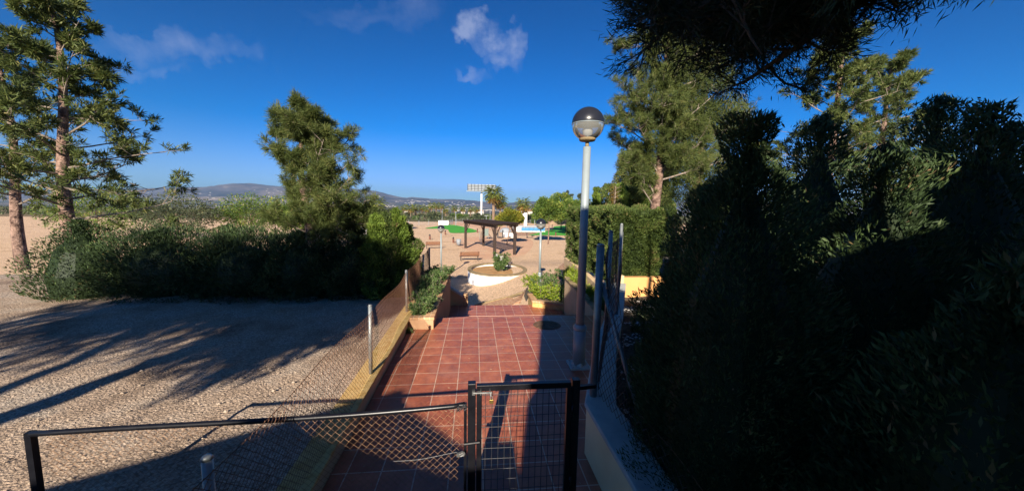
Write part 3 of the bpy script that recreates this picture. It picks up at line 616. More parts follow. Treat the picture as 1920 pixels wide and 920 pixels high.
# ---------------------------------------------------------------- unseen houses behind the camera, outlines shaped to cast the shade on the terrace
ax = R(-SUN_AZ)
def extr(name, prof, depth, mat, parent, y=-3.0):
    mb = MB(); n = len(prof); dx, dy = -math.sin(R(SUN_AZ))*depth, -math.cos(R(SUN_AZ))*depth
    mb.add([(x, y, z) for x, z in prof]+[(x+dx, y+dy, z) for x, z in prof], [tuple(range(n)), tuple(range(2*n-1, n-1, -1))]+[(i, i+n, (i+1) % n+n, (i+1) % n) for i in range(n)])
    return mb.build(name, mat, parent)
hs_ = root('porch', (-3, -4, 0), 'cream porch with a low gable roof standing behind the viewpoint', 'porch')
extr('wall', [(-9, 0), (-1.27, 0), (-1.27, 2.98), (-2.42, 3.47), (-2.6, 3.66), (-5.2, 2.9), (-9, 2.9)], 3, M['cream'], hs_)
hs2 = root('house', (2, -5, 0), 'tall cream house wall behind the viewpoint on the right', 'house')
extr('wall', [(-.76, 0), (9, 0), (9, 8.6), (2.6, 8.6), (2.6, 5.0), (1.75, 4.8), (.85, 5.2), (.35, 5.8), (-.0, 6.4), (-.76, 6.4), (-.76, 3.6), (-.86, 3.46), (-.80, 3.3)], 5, M['cream'], hs2)
extr('parapet', [(-1.268, 0), (-.762, 0), (-.762, 2.87), (-.86, 2.88), (-.95, 3.1), (-1.268, 3.1)], .4, M['cream'], hs2)
# ---------------------------------------------------------------- vegetation builders
def limb(mb, p, d, L, r, seg=6, wob=.25, up=.05):
    pts = [Vector(p)]; d = Vector(d).normalized()
    for i in range(seg):
        d = (d+Vector((rnd.gauss(0, wob), rnd.gauss(0, wob), rnd.gauss(0, wob)+up))*.4).normalized(); pts.append(pts[-1]+d*L/seg)
    mb.tube(pts, [r*(1-.75*i/seg) for i in range(seg+1)], 6 if r > .02 else 4, False); return pts
def tufts(tips, n, L, W, spread=1., jit=.03):
    T = np.repeat(np.array([list(p) for p, d in tips]), n, 0); Dd = np.repeat(np.array([list(d) for p, d in tips]), n, 0)
    T = T+rs.randn(*T.shape)*jit; Dd = unit(Dd)+rs.randn(*Dd.shape)*.62*spread
    tt = np.repeat(rs.rand(len(tips)), n)*.65+rs.rand(len(T))*.35
    return leafquads(T, Dd, L, W), tt
def pine(loc, height, limbs, label, seed, nt=16, L=.11, W=.009, lean=(0, 0), trunk_r=.16, mat='pine', cones=0, sub=9, twig_tufts=5, twm='twig', subl=1., imin=1.6):
    """limbs: list of (height fraction, azimuth deg, length, rise)"""
    rnd.seed(seed); r_ = root('pine_tree', loc, label, 'pine tree', 'pine trees'); mb = MB(); mt = MB(); tips = []
    n = 12; tp = []
    for i in range(n+1):
        t = i/n; tp.append(Vector((loc[0]+lean[0]*t+.08*math.sin(t*7+seed), loc[1]+lean[1]*t+.08*math.cos(t*5+seed), loc[2]+height*t)))
    mb.tube(tp, [trunk_r*(1-.82*i/n)+.012 for i in range(n+1)], 12, False)
    for (hf, az, LL, rise) in limbs:
        k = min(n-1, int(hf*n)); p = tp[k].lerp(tp[k+1], hf*n-k); a = R(az)
        pts = limb(mt, p, (math.cos(a), math.sin(a), rise), LL, .012+.008*LL, 7, .22 if subl > .5 else .09, .06)
        for q in range(sub):
            i = rnd.uniform(imin, 6.95); a0 = pts[int(i)].lerp(pts[min(7, int(i)+1)], i-int(i)); dd = (pts[min(7, int(i)+1)]-pts[int(i)]).normalized()
            sd_ = Vector((rnd.gauss(0, 1), rnd.gauss(0, 1), rnd.gauss(.25, .6))).normalized(); d2 = (dd*.7+sd_*.9).normalized()
            sl_ = LL*rnd.uniform(.16, .36)*subl; p2 = limb(mt, a0, d2, sl_, .010, 4, .35, .12)
            for s2 in range(twig_tufts):
                i2 = rnd.uniform(1.2, 4); b0 = p2[min(4, int(i2))].lerp(p2[min(4, int(i2)+1)], i2-int(i2)); e2_ = (p2[-1]-p2[0]).normalized()
                off = Vector((rnd.gauss(0, 1), rnd.gauss(0, 1), rnd.gauss(.3, .8))).normalized(); c_ = b0+off*rnd.uniform(.03, .16)
                mt.tube([b0, c_], .004, 3, False); tips.append((c_, (e2_*.6+off)))
                tips.append(((b0+c_)/2, (e2_*.6+off)))
            tips.append((p2[-1], e2_))
    tk = mb.build('trunk', M['bark'], r_, True); mt.build('branches', M[twm], r_)
    Q, tt = tufts(tips, nt, L, W); quads('crown', Q, M[mat], r_, tt)
    for c in range(cones):
        p = rnd.choice(tips)[0]; cb = MB(); cb.lathe((p.x, p.y, p.z-.06), [(.001, -.03), (.022, -.015), (.028, .01), (.018, .035), (.001, .045)], 8); cb.build('cone', M['iron'], r_, True)
    return r_
def ring(n, h0, h1, L0, L1, rise=.15, az0=0, azr=360, jit=.2):
    out = []
    for i in range(n):
        t = i/(n-1); out.append((h0+(h1-h0)*t, az0+(i*137.5) % azr, (L0+(L1-L0)*t)*rnd.uniform(1-jit, 1+jit), rise+rnd.uniform(-.15, .25)+t*.35))
    return out
def sample_shape(n, kind, c, s, lump=.18, seed=0, fill=.25, freq=1.6):
    """points and outward normals on a lumpy shape of half size s; kind box / ellipsoid / cone"""
    c = np.array(c, float); s = np.array(s, float)
    v = unit(rs.randn(n, 3))
    if kind == 'box':
        P = rs.rand(n, 3)*2-1; area = np.array([s[1]*s[2], s[0]*s[2], s[0]*s[1]]); axx = rs.choice(3, n, p=area/area.sum()); sg = np.where(rs.rand(n) < .5, -1., 1.); P[np.arange(n), axx] = sg
        Nn = np.zeros((n, 3)); Nn[np.arange(n), axx] = sg
        bad = (axx == 2) & (sg < 0); P[bad, 2] = 1; Nn[bad, 2] = 1
    elif kind == 'cone':
        t = rs.rand(n); a = rs.rand(n)*2*np.pi; rr = np.minimum(1, (1-t)*1.9)**.75*np.minimum(1, .72+t*2)
        P = np.stack([np.cos(a)*rr, np.sin(a)*rr, t*2-1], 1); Nn = np.stack([np.cos(a), np.sin(a), .35+0*a], 1)
    else:
        P = v.copy(); Nn = v.copy()
    W_ = P*s+c
    d = np.array([mn.noise(Vector((q[0]*freq+seed, q[1]*freq, q[2]*freq)))+.5*mn.noise(Vector((q[0]*freq*2.7, q[1]*freq*2.7+seed, q[2]*freq*2.7))) for q in W_])
    inw = rs.rand(n)**2*fill
    W_ = W_+Nn*(d[:, None]*lump-inw[:, None]*min(s))
    return W_, Nn, d
def core(kind, c, s, k=.6):
    mb = MB()
    if kind == 'box': mb.box([c[i]-(s[i]*1. if i == 2 else max(.03, s[i]-.2)) for i in range(3)], [c[0]+max(.03, s[0]-.2), c[1]+max(.03, s[1]-.2), c[2]+s[2]-.2])
    elif kind == 'cone': mb.lathe(c, [(s[0]*.62, -s[2]), (s[0]*.68, -s[2]*.4), (s[0]*.5, s[2]*.2), (s[0]*.02, s[2]*.75)], 12, 1, s[1]/s[0])
    else: mb.lathe(c, [(max(.01, s[0]*k*math.cos(a)), s[2]*k*math.sin(a)) for a in [-1.5+.3*i for i in range(11)]], 12, 1, s[1]/s[0])
    return mb
def bush(name, parts, label, cat, mat, n, L, W, group=None, upw=.5, lump=.2, seed=0, fill=.3, trunk=None, freq=1.6, coremesh=True, out=1., parent_loc=None, barkm='bark'):
    """parts: [(kind, centre, halfsize, weight)]"""
    c0_ = parts[0][1]; s0 = parts[0][2]; loc = parent_loc or (c0_[0], c0_[1], c0_[2]-s0[2])
    r_ = root(name, loc, label, cat, group); Q = []; T = []; ex = MB() if coremesh else None; tw = sum(p[3] for p in parts)
    for kind, c, s, wt in parts:
        P, Nn, d = sample_shape(int(n*wt/tw), kind, c, s, lump, seed, fill, freq)
        Dd = Nn*out+rs.randn(*Nn.shape)*.55; Dd[:, 2] += upw
        Q.append(leafquads(P-unit(Dd)*L*.4, Dd, L, W)); T.append(np.clip(.42+d*.55+rs.randn(len(d))*.2, 0, 1))
        if coremesh: cm = core(kind, c, s); ex.add(cm.v, cm.f)
    quads('crown' if trunk or name.endswith('tree') else 'foliage', np.vstack(Q), M[mat], r_, np.concatenate(T), ex if coremesh and ex.v else None)
    if trunk:
        mb = MB()
        for pts, rad in trunk: mb.tube(pts, rad, 9, False)
        mb.build('trunk', M[barkm], r_, True)
    return r_
# ---------------------------------------------------------------- right side planting
# clipped hedge behind the retaining wall
bush('clipped_hedge', [('box', (4.42, 11.9, 1.45), (.62, 2.45, 1.02), 3), ('box', (4.5, 9.62, 1.5), (.75, .28, .95), 1.6)], 'tall clipped cypress hedge in the sun behind the cream retaining wall', 'hedge', 'cypress', 120000, .08, .022, upw=.45, lump=.2, seed=3, fill=.25, freq=2.6)
# brownish cypress row behind it
for k, (px, py, wd, kd, mt_, lb) in enumerate(((1119, 350, .62, 'cone', 'cypresslime', 'narrow pointed cypress left of the brownish ones above the hedge'), (1143, 343, .95, 'ell', 'cypress', 'wide cypress with a browned dead patch above the hedge'), (1164, 345, .75, 'ell', 'cypresslime', 'leafy cypress right of the one with the dead patch'), (1185, 353, .55, 'box', 'cypress', 'flat topped cypress between the dead patch and the pine trunk'), (1207, 351, .62, 'box', 'cypresslime', 'flat topped cypress directly left of the pine trunk'), (1250, 342, 1.2, 'cone', 'cypress', 'cypress behind and right of the pine trunk'))):
    Y = 26+k*.3; p = D(px, py, Y); zt = p.z; zb = -1.6
    r_ = bush('cypress_tree', [(kd, (p.x, Y, (zt+zb)/2), (wd, wd, (zt-zb)/2), 1)], lb, 'cypress tree', mt_, 14000, .17, .055, 'cypress trees above the hedge', upw=1.2, lump=.28, seed=k*3.1, trunk=[([(p.x, Y, zb-1.2), (p.x, Y, zb+.4)], [.1, .09])])
    if k == 1:
        q = D(1151, 362, Y-.75); mb = MB(); mb.tube([(q.x+.1, q.y, q.z-1.2), (q.x+.12, q.y, q.z+.5)], [.05, .02], 6)
        for a in range(14): mb.tube([(q.x+.1, q.y, q.z-.9+a*.1), (q.x+.1+math.cos(a*2.1)*.4, q.y-.15, q.z-.7+a*.1)], [.018, .006], 4)
        P_ = np.array([q.x, q.y+.1, q.z-.25])+rs.randn(900, 3)*np.array([.2, .1, .45]); quads('dead_patch', leafquads(P_, rs.randn(900, 3), .14, .03), M['palmdry'], r_); mb.build('dead_branches', M['twig'], r_)
p = D(1190, 318, 30)
bush('pine_tree', [('ell', (p.x, 30, p.z), (1.5, 1.4, 2.1), 2), ('ell', (p.x+1.7, 30.2, p.z-.6), (1.6, 1.4, 1.8), 1.5), ('ell', (p.x+.3, 30, p.z-2.1), (1.5, 1.2, 1.2), 1)], 'bushy dark conifer behind the leaning pine trunk on the right', 'pine tree', 'pine', 46000, .22, .05, upw=.4, lump=.8, seed=9, fill=.6, trunk=[([(p.x+.3, 30, -2.6), (p.x+.3, 30, p.z)], [.2, .08])], coremesh=False, freq=.9)
pp = []
for (px, py, Y, sx, sz) in ((1275, 300, 16, 1.1, 1.0), (1262, 350, 16.5, 1.0, .9), (1300, 220, 16, 1.3, 1.2), (1265, 210, 16.4, .8, .8), (1310, 130, 16, 1.3, 1.2), (1330, 330, 16, 1.4, 1.3), (1280, 95, 16.3, .8, .8), (1350, 230, 16, 1.3, 1.2)):
    q = D(px, py, Y); pp.append(('ell', (q.x, Y, q.z), (sx, sx*.9, sz), sx*sz))
q = D(1310, 300, 16)
bush('pine_tree', pp, 'dense olive green pine behind the big sunlit pine at the right edge', 'pine tree', 'pine', 90000, .15, .022, upw=.5, lump=.6, seed=19, fill=.7, trunk=[([(q.x, 16, .1), (q.x+.1, 16, 6), (q.x-.1, 16, 9)], [.2, .13, .05])], coremesh=False, parent_loc=(q.x, 16, .1), freq=1.3)
# the big sunlit pine
def limb_to(base, height, lean, tgt, hf):   # limb description that reaches from the trunk to a target point
    s0 = Vector((base[0]+lean[0]*hf, base[1]+lean[1]*hf, base[2]+height*hf)); v = Vector(tgt)-s0; hz = math.hypot(v.x, v.y)
    return (hf, math.degrees(math.atan2(v.y, v.x)), v.length*1.05, v.z/max(hz, .1))
base = (5.75, 11, .1); HT = 9.8; LE = (.35, .2)
tg = []
for (px, py, Y, hf) in ((1150, 215, 11, .43), (1160, 165, 10.8, .5), (1180, 245, 10.5, .4), (1175, 200, 11.5, .47), (1155, 250, 11.2, .38), (1190, 140, 11, .55), (1200, 180, 10.4, .5), (1215, 100, 11, .62), (1222, 60, 10.8, .7), (1235, 30, 11.2, .78), (1205, 265, 10.7, .36), (1290, 130, 10.8, .55), (1300, 200, 10.5, .45), (1280, 60, 11, .7), (1330, 110, 11, .6), (1350, 190, 11, .48), (1340, 30, 11, .75), (1270, 240, 10.2, .4), (1310, 270, 10.6, .36), (1250, 10, 11, .82), (1390, 240, 11, .4), (1260, 150, 10, .55), (1240, 190, 10, .47), (1370, 300, 10.8, .34), (1165, 300, 11, .30), (1195, 305, 10.8, .28), (1185, 330, 11, .25), (1400, 120, 11, .62), (1420, 50, 11.2, .7), (1230, 120, 10.6, .6), (1262, 100, 10.5, .62), (1290, 170, 10.6, .5), (1272, 200, 10.4, .48), (1250, 230, 10.6, .42), (1300, 240, 10.6, .42), (1285, 290, 10.6, .36), (1262, 285, 10.5, .36), (1170, 190, 10.6, .5), (1200, 235, 10.7, .42)):
    q = D(px, py, Y); tg.append(limb_to(base, HT, LE, q, hf))
tg += ring(10, .75, .99, 1.6, .5)
pine(base, HT, tg, 'big sunlit pine with a pinkish trunk leaning behind the right fence', 5, nt=28, L=.13, W=.0095, lean=LE, trunk_r=.17, cones=14, sub=15, twig_tufts=5)
# near dark conifer on the right edge: hanging branches above, trunk outside the photo
base = (2.5, -1.1, .1); HT = 6.6; LE = (.1, .1); tg = []
for (px, py, Y, hf) in ((1352, 95, 1.85, 0.62), (1370, 130, 1.8, 0.62), (1390, 160, 1.8, 0.62), (1361, 20, 1.90, 0.62), (1348, 60, 1.90, 0.61), (1373, 70, 1.62, 0.66), (1363, 100, 1.62, 0.66), (1385, 110, 1.86, 0.60), (1398, 40, 1.83, 0.61), (1408, 135, 1.82, 0.66), (1423, 70, 1.70, 0.66), (1428, 10, 1.79, 0.61), (1358, -10, 1.79, 0.61), (1393, -20, 1.78, 0.66), (1413, 20, 1.65, 0.66), (1423, 105, 1.74, 0.61), (1383, 30, 1.73, 0.66), (1345, 30, 1.83, 0.60), (1413, 60, 1.92, 0.66), (1403, 120, 1.90, 0.66), (1393, 90, 1.74, 0.66), (1371, 45, 1.69, 0.67), (1400, -50, 1.29, 0.60), ):
    q = D(px, py, Y); tg.append(limb_to(base, HT, LE, q, hf))
pine(base, HT, tg, 'conifer with shade put into its dark colour, and branches hanging into the upper right corner', 8, nt=34, L=.05, W=.0045, lean=LE, trunk_r=.13, mat='pineshade', sub=24, twig_tufts=7, twm='twigshade', subl=.27, imin=4.8)
# near dark cypress wall on the right
def cyp_col(x, y, zt, wd, lb, n, L=.055, W=.013, mat='cypressdark', zb=.1, seed=0):
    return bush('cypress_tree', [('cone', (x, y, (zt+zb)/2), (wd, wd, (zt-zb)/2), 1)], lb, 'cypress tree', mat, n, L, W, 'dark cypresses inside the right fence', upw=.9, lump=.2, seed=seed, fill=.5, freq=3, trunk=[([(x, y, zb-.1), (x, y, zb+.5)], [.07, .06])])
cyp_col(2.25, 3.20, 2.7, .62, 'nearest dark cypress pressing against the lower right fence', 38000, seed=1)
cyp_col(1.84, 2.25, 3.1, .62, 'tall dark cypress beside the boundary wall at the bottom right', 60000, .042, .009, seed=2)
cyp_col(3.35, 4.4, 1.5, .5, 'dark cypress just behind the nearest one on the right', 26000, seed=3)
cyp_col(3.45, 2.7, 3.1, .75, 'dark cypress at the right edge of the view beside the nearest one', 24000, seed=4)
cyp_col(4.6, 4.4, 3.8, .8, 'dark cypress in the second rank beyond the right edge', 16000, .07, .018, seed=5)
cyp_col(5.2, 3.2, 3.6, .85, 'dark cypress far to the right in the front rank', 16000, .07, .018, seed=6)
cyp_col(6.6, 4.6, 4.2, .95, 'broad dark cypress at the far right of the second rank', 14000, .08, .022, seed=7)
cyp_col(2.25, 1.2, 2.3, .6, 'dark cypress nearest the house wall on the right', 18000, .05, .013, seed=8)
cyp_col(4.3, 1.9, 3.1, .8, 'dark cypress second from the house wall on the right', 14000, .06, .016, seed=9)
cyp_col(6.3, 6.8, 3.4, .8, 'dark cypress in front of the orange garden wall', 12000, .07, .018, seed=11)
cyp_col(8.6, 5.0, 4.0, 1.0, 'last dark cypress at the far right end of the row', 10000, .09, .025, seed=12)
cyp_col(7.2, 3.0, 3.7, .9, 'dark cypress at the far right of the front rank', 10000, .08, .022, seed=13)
# ---------------------------------------------------------------- left side planting
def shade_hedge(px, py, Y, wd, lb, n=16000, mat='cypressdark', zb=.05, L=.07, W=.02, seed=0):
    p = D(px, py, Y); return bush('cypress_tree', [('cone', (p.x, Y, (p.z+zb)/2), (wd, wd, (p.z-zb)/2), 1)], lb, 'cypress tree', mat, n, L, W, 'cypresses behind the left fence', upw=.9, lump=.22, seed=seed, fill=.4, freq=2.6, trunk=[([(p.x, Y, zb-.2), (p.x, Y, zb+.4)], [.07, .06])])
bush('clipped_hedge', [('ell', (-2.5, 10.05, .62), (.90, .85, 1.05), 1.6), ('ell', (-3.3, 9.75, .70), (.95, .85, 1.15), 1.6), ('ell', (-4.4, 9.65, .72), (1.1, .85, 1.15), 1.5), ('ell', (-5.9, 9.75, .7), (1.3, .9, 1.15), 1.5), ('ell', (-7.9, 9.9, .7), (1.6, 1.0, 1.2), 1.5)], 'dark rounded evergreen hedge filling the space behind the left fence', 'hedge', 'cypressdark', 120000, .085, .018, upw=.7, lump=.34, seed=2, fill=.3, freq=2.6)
shade_hedge(703, 400, 9.5, .42, 'pointed cypress with a bright green top left of its twin', 16000, 'cypresslime', seed=4)
shade_hedge(722, 398, 9.6, .42, 'second pointed green cypress above the dark left hedge', 16000, 'cypress', seed=14)
shade_hedge(743, 391, 9.8, .48, 'tallest bright green cypress above the dark left hedge', 20000, 'cypresslime', seed=5)
shade_hedge(764, 418, 10.1, .40, 'low cypress at the right end of the dark left hedge', 14000, 'cypress', seed=6)
shade_hedge(672, 425, 10.4, .7, 'dark cypress below the pine branches on the left', 14000, seed=7)
shade_hedge(560, 430, 10.4, .8, 'dark cypress left of the pine trunk', 12000, seed=8)
shade_hedge(430, 420, 10.6, .9, 'dark cypress at the middle of the far left hedge', 12000, seed=9)
shade_hedge(300, 425, 10.2, .9, 'dark cypress near the left end of the hedge', 12000, seed=10)
shade_hedge(150, 410, 10, 1.0, 'last dark cypress at the far left of the hedge', 12000, seed=11)
base = (-4.35, 9.6, .1); HT = 4.6; LE = (.1, .1); tg = []
for (px, py, Y, hf) in ((664, 275, 9.6, .58), (645, 272, 9.5, .65), (640, 290, 9.3, .55), (676, 312, 9.7, .5), (660, 330, 9.4, .46), (640, 330, 9.6, .48), (676, 375, 9.5, .4), (665, 395, 9.2, .36), (645, 370, 9.2, .42), (680, 400, 9.8, .34), (690, 410, 10, .3), (655, 425, 9.1, .3), (632, 420, 9.1, .3), (620, 268, 9.6, .78), (600, 252, 9.6, .85), (570, 245, 9.6, .85), (550, 300, 9.5, .6), (530, 350, 9.6, .5), (560, 390, 9.4, .4), (520, 280, 9.7, .62), (500, 400, 9.6, .35), (585, 330, 9, .5), (600, 270, 10, .65), (620, 390, 8.9, .38)):
    q = D(px, py, Y); tg.append(limb_to(base, HT, LE, q, hf))
tg += ring(8, .85, .99, .8, .4)
pine(base, HT, tg, 'sunlit pine on the left rising behind the dark hedge', 12, nt=28, L=.12, W=.0095, lean=LE, trunk_r=.13, sub=15, twig_tufts=5, cones=3)
pine((-11, 11, .1), 7.5, ring(34, .25, .99, 2.6, .5), 'tall pine far to the left of the view', 21, nt=16, L=.16, W=.026, trunk_r=.17, sub=8, twig_tufts=4)
pine((-19, 17, -.5), 9, ring(32, .3, .99, 3.2, .6), 'pine standing at the far left beyond the garden', 22, nt=16, L=.22, W=.026, trunk_r=.2, sub=8, twig_tufts=4)
pine((13, 12, .3), 8.5, ring(34, .3, .99, 2.8, .5), 'pine rising beyond the cypresses at the far right', 23, nt=16, L=.17, W=.026, trunk_r=.18, sub=8, twig_tufts=4)
pine((20, 16, .3), 9.5, ring(32, .3, .99, 3.2, .6), 'last pine at the far right behind the cypress row', 24, nt=16, L=.22, W=.026, trunk_r=.2, sub=8, twig_tufts=4)
# carob behind-left of the viewpoint that shades the hedge (beside the porch)
rnd.seed(3)
bush('carob_tree', [('ell', (-6.7, -5.0, 7.0), (2.3, 1.7, 1.5), 3), ('ell', (-6.0, -4.8, 6.35), (1.5, 1.5, 1.4), 2.5), ('ell', (-9.9, -5.4, 6.9), (2.4, 1.7, 1.6), 2)], 'leafy carob tree beside the porch behind the viewpoint', 'tree', 'leaf', 34000, .17, .08, lump=.6, seed=4, fill=.7, trunk=[([(-7.4, -5, .1), (-7.2, -5, 4), (-6.8, -5, 6.6)], [.26, .2, .1]), ([(-7.3, -5, 3.6), (-8.4, -5.2, 5.4), (-9.6, -5.3, 6.6)], [.14, .1, .05])])
# shrubs in the left planter
def shrub(loc, hgt, rad, label, n=900, L=.06, W=.028, mat='shrub', stems=9, seed=0, name='shrub', spread=1.):
    rnd.seed(seed); r_ = root(name, loc, label, 'shrub', 'shrubs in the planters'); mb = MB(); tips = []
    for s_ in range(stems):
        a = rnd.uniform(0, 6.28); pts = limb(mb, (loc[0]+rad*.25*math.cos(a), loc[1]+rad*.25*math.sin(a), loc[2]), (math.cos(a)*rad/hgt*spread, math.sin(a)*rad/hgt*spread, 1), hgt*rnd.uniform(.6, 1.05), .008, 5, .22, .05)
        for j in range(7):
            i = rnd.uniform(1, 5); q = pts[min(5, int(i))]; dd = Vector((rnd.gauss(0, 1), rnd.gauss(0, 1), rnd.gauss(.5, .5))).normalized(); e_ = q+dd*rad*rnd.uniform(.15, .45)
            mb.tube([q, e_], .003, 3, False)
            for t in (.35, .6, .8, 1): tips.append((q.lerp(e_, t), dd))
    mb.build('stems', M['twig'], r_); k = max(2, n//max(1, len(tips)))
    Q, tt = tufts(tips, k, L, W, 1.5, .025); quads('foliage', Q, M[mat], r_, tt); return r_
shrub((-1.12, 7.55, .14), .42, .26, 'low leafy shrub at the near end of the left planter', 2200, .05, .022, seed=1, stems=12)
shrub((-1.14, 8.2, .14), .45, .26, 'second shrub from the near end of the left planter', 2000, .05, .022, seed=2, stems=12)
shrub((-1.12, 9.1, .14), .55, .32, 'green shrub in the middle of the left planter', 2400, .055, .022, seed=3, stems=13)
shrub((-1.14, 9.9, .14), .62, .38, 'tallest shrub of the left planter beside the leaning fence post', 2800, .055, .024, seed=4, stems=15)
shrub((-1.08, 10.9, .14), .55, .42, 'spreading shrub near the far end of the left planter', 2600, .06, .024, seed=5, stems=14)
shrub((-1.1, 11.9, .10), .50, .45, 'last shrub at the far end of the left planter', 2400, .06, .026, seed=6, stems=13)
for i, (x, y, hh) in enumerate(((-1.0, 7.8, .16), (-.95, 8.6, .2), (-1.0, 9.5, .2))):
    shrub((x, y, .14), hh, .2, ('dry grey tuft hanging over the coping near the front of the planter', 'dry grey tuft on the coping in the middle of the planter', 'dry grey tuft on the coping beside the tall shrub')[i], 500, .04, .012, 'olive', 8, 30+i, 'dry_tuft')
shrub((-1.27, 6.95, .0), .10, .08, 'tiny weed sprouting at the foot of the kerb by the planter', 180, .03, .014, 'shrub', 6, 40, 'weed')
# right planter, bright shrubs
for i, (x, y, hh, rr, mt_, lb) in enumerate(((2.55, 13.1, .75, .4, 'shrubbright', 'bright yellow green shrub at the left of the landing planter'), (3.0, 12.75, .85, .42, 'shrubbright', 'bright shrub in the middle of the landing planter'), (3.3, 13.0, 1.05, .4, 'shrub', 'taller dark leaved shrub against the cream end wall'), (2.7, 14.2, .95, .45, 'shrub', 'leafy shrub behind the bright ones in the landing planter'), (3.25, 14.6, 1.3, .35, 'shrub', 'slender upright shrub beside the second lamp'), (2.5, 15.6, .7, .4, 'shrubbright', 'small bright shrub at the foot of the second lamp'))):
    shrub((x, y, -.98 if y < 13.5 else h(x, y)), hh, rr, lb, 2600, .065, .03, mt_, 14, 50+i)
for i, (x, y, z, hh, mt_, lb) in enumerate(((3.42, 12.2, -.05, .5, 'shrubbright', 'bright strap leaved plant at the far end between the two cream walls'), (3.42, 11.2, -.1, .5, 'shrubbright', 'yellow green plant between the two cream walls left of the lamp pole'), (3.45, 10.0, -.18, .38, 'shrubbright', 'green plant between the cream walls right of the lamp pole'), (3.45, 9.2, -.22, .3, 'shrub', 'low dark plant at the near end between the cream walls'))):
    shrub((x, y, z), hh, .22, lb, 1500, .16, .018, mt_, 14, 60+i, 'strap_leaf_plant')
# oleander in the round planter
p = (1.78, 23.6, -1.82)
shrub(p, 1.45, .55, 'leafy green bush growing in the round white planter', 5200, .13, .04, 'shrub', 20, 70, 'oleander_bush', .8)
# low weeds in the dark right bed
for i in range(9):
    y = 2.6+i*.62; xx_ = (1.9 if y < 3.35 else 1.75+(y-3.35)*.45)+rnd.uniform(0, .35)
    shrub((xx_, y, .12), rnd.uniform(.15, .32), .2, 'dark low weed growing among pale pebbles inside the right fence', 500, .05, .02, 'cypressdark', 8, 80+i, 'weed')['group'] = 'weeds among the pebbles'
for i, o in enumerate([o for o in col.objects if o.get('group') == 'weeds among the pebbles']): o['label'] = 'low dark weed among pale pebbles by the right fence, %s counting from the gate' % 'first second third fourth fifth sixth seventh eighth ninth'.split()[i]
# ---------------------------------------------------------------- benches, bin, bollards
def bench(loc, rz, label):
    r_ = root('park_bench', (0, 0, 0), label, 'bench', 'wooden park benches')
    for k in range(4):
        mb = MB(); mb.box((-.9, -.22+.115*k, .43), (.9, -.125+.115*k, .465)); mb.build('seat_slat', M['wood'], r_)
    for k in range(3):
        mb = MB(); z0 = .53+.115*k; y0 = .245+.03*k; mb.add([(-.9, y0, z0), (.9, y0, z0), (.9, y0+.03, z0), (-.9, y0+.03, z0), (-.9, y0+.025, z0+.095), (.9, y0+.025, z0+.095), (.9, y0+.055, z0+.095), (-.9, y0+.055, z0+.095)], [(0, 3, 2, 1), (4, 5, 6, 7), (0, 1, 5, 4), (1, 2, 6, 5), (2, 3, 7, 6), (3, 0, 4, 7)]); mb.build('back_slat', M['wood'], r_)
    for sx in (-.78, .78):
        mb = MB(); mb.tube([(sx, -.24, 0), (sx, -.2, .42), (sx, .24, .42)], .022, 6); mb.tube([(sx, .3, 0), (sx, .22, .42), (sx, .36, .88)], .022, 6); mb.tube([(sx, -.24, .42), (sx, -.27, .62), (sx, -.1, .66), (sx, .28, .63)], .018, 6); mb.build('side_frame', M['iron'], r_)
    r_.location = loc; r_.rotation_euler.z = rz; return r_
q1 = gpoint(880, 488.5); bench((q1.x, q1.y, q1.z), R(188), 'wooden park bench nearest the round white planter')
q2 = gpoint(813, 466); bench((q2.x, q2.y, q2.z), R(192), 'wooden park bench behind the far left lamp pole')
r_ = root('litter_bin', (0, 0, 0), 'grey metal litter bin standing on the gravel behind the bench', 'bin')
mb = MB(); mb.tube([(-.32, 0, 0), (-.32, 0, .84), (.32, 0, .84), (.32, 0, 0)], .025, 8); mb.build('frame', M['galv'], r_, True)
mb = MB(); mb.lathe((0, 0, 0), [(.02, .14), (.24, .15), (.28, .86), (.25, .86), (.22, .2)], 20); mb.build('body', M['signgrey'], r_, True)
q = gpoint(860, 461); put(r_, (q.x, q.y, -2.5))
b0 = root('bollard', (0, 0, 0), 'x', 'bollard', 'brown bollards on the gravel')
mb = MB(); mb.lathe((0, 0, 0), [(.12, 0), (.12, .55), (.10, .57)], 14); mb.build('post', M['bolla'], b0, True)
mb = MB(); mb.lathe((0, 0, 0), [(.10, .57), (.10, .63), (.12, .64), (.12, .72), (.03, .80), (.001, .80)], 14); mb.build('cap', M['iron'], b0, True)
for i, (px, py, lb) in enumerate(((806, 449, 'brown bollard left of the far lamp pole'), (835, 440, 'brown bollard at the edge of the left lawn'), (850, 455, 'brown bollard nearest the litter bin'), (895, 436, 'small bollard where the left lawn ends by the pergola'), (1042, 442, 'dark bollard at the front edge of the right lawn'))):
    q = gpoint(px, py); o = b0 if i == 0 else copy_tree(b0); put(o, (q.x, q.y, -2.5), 0, 1, lb)
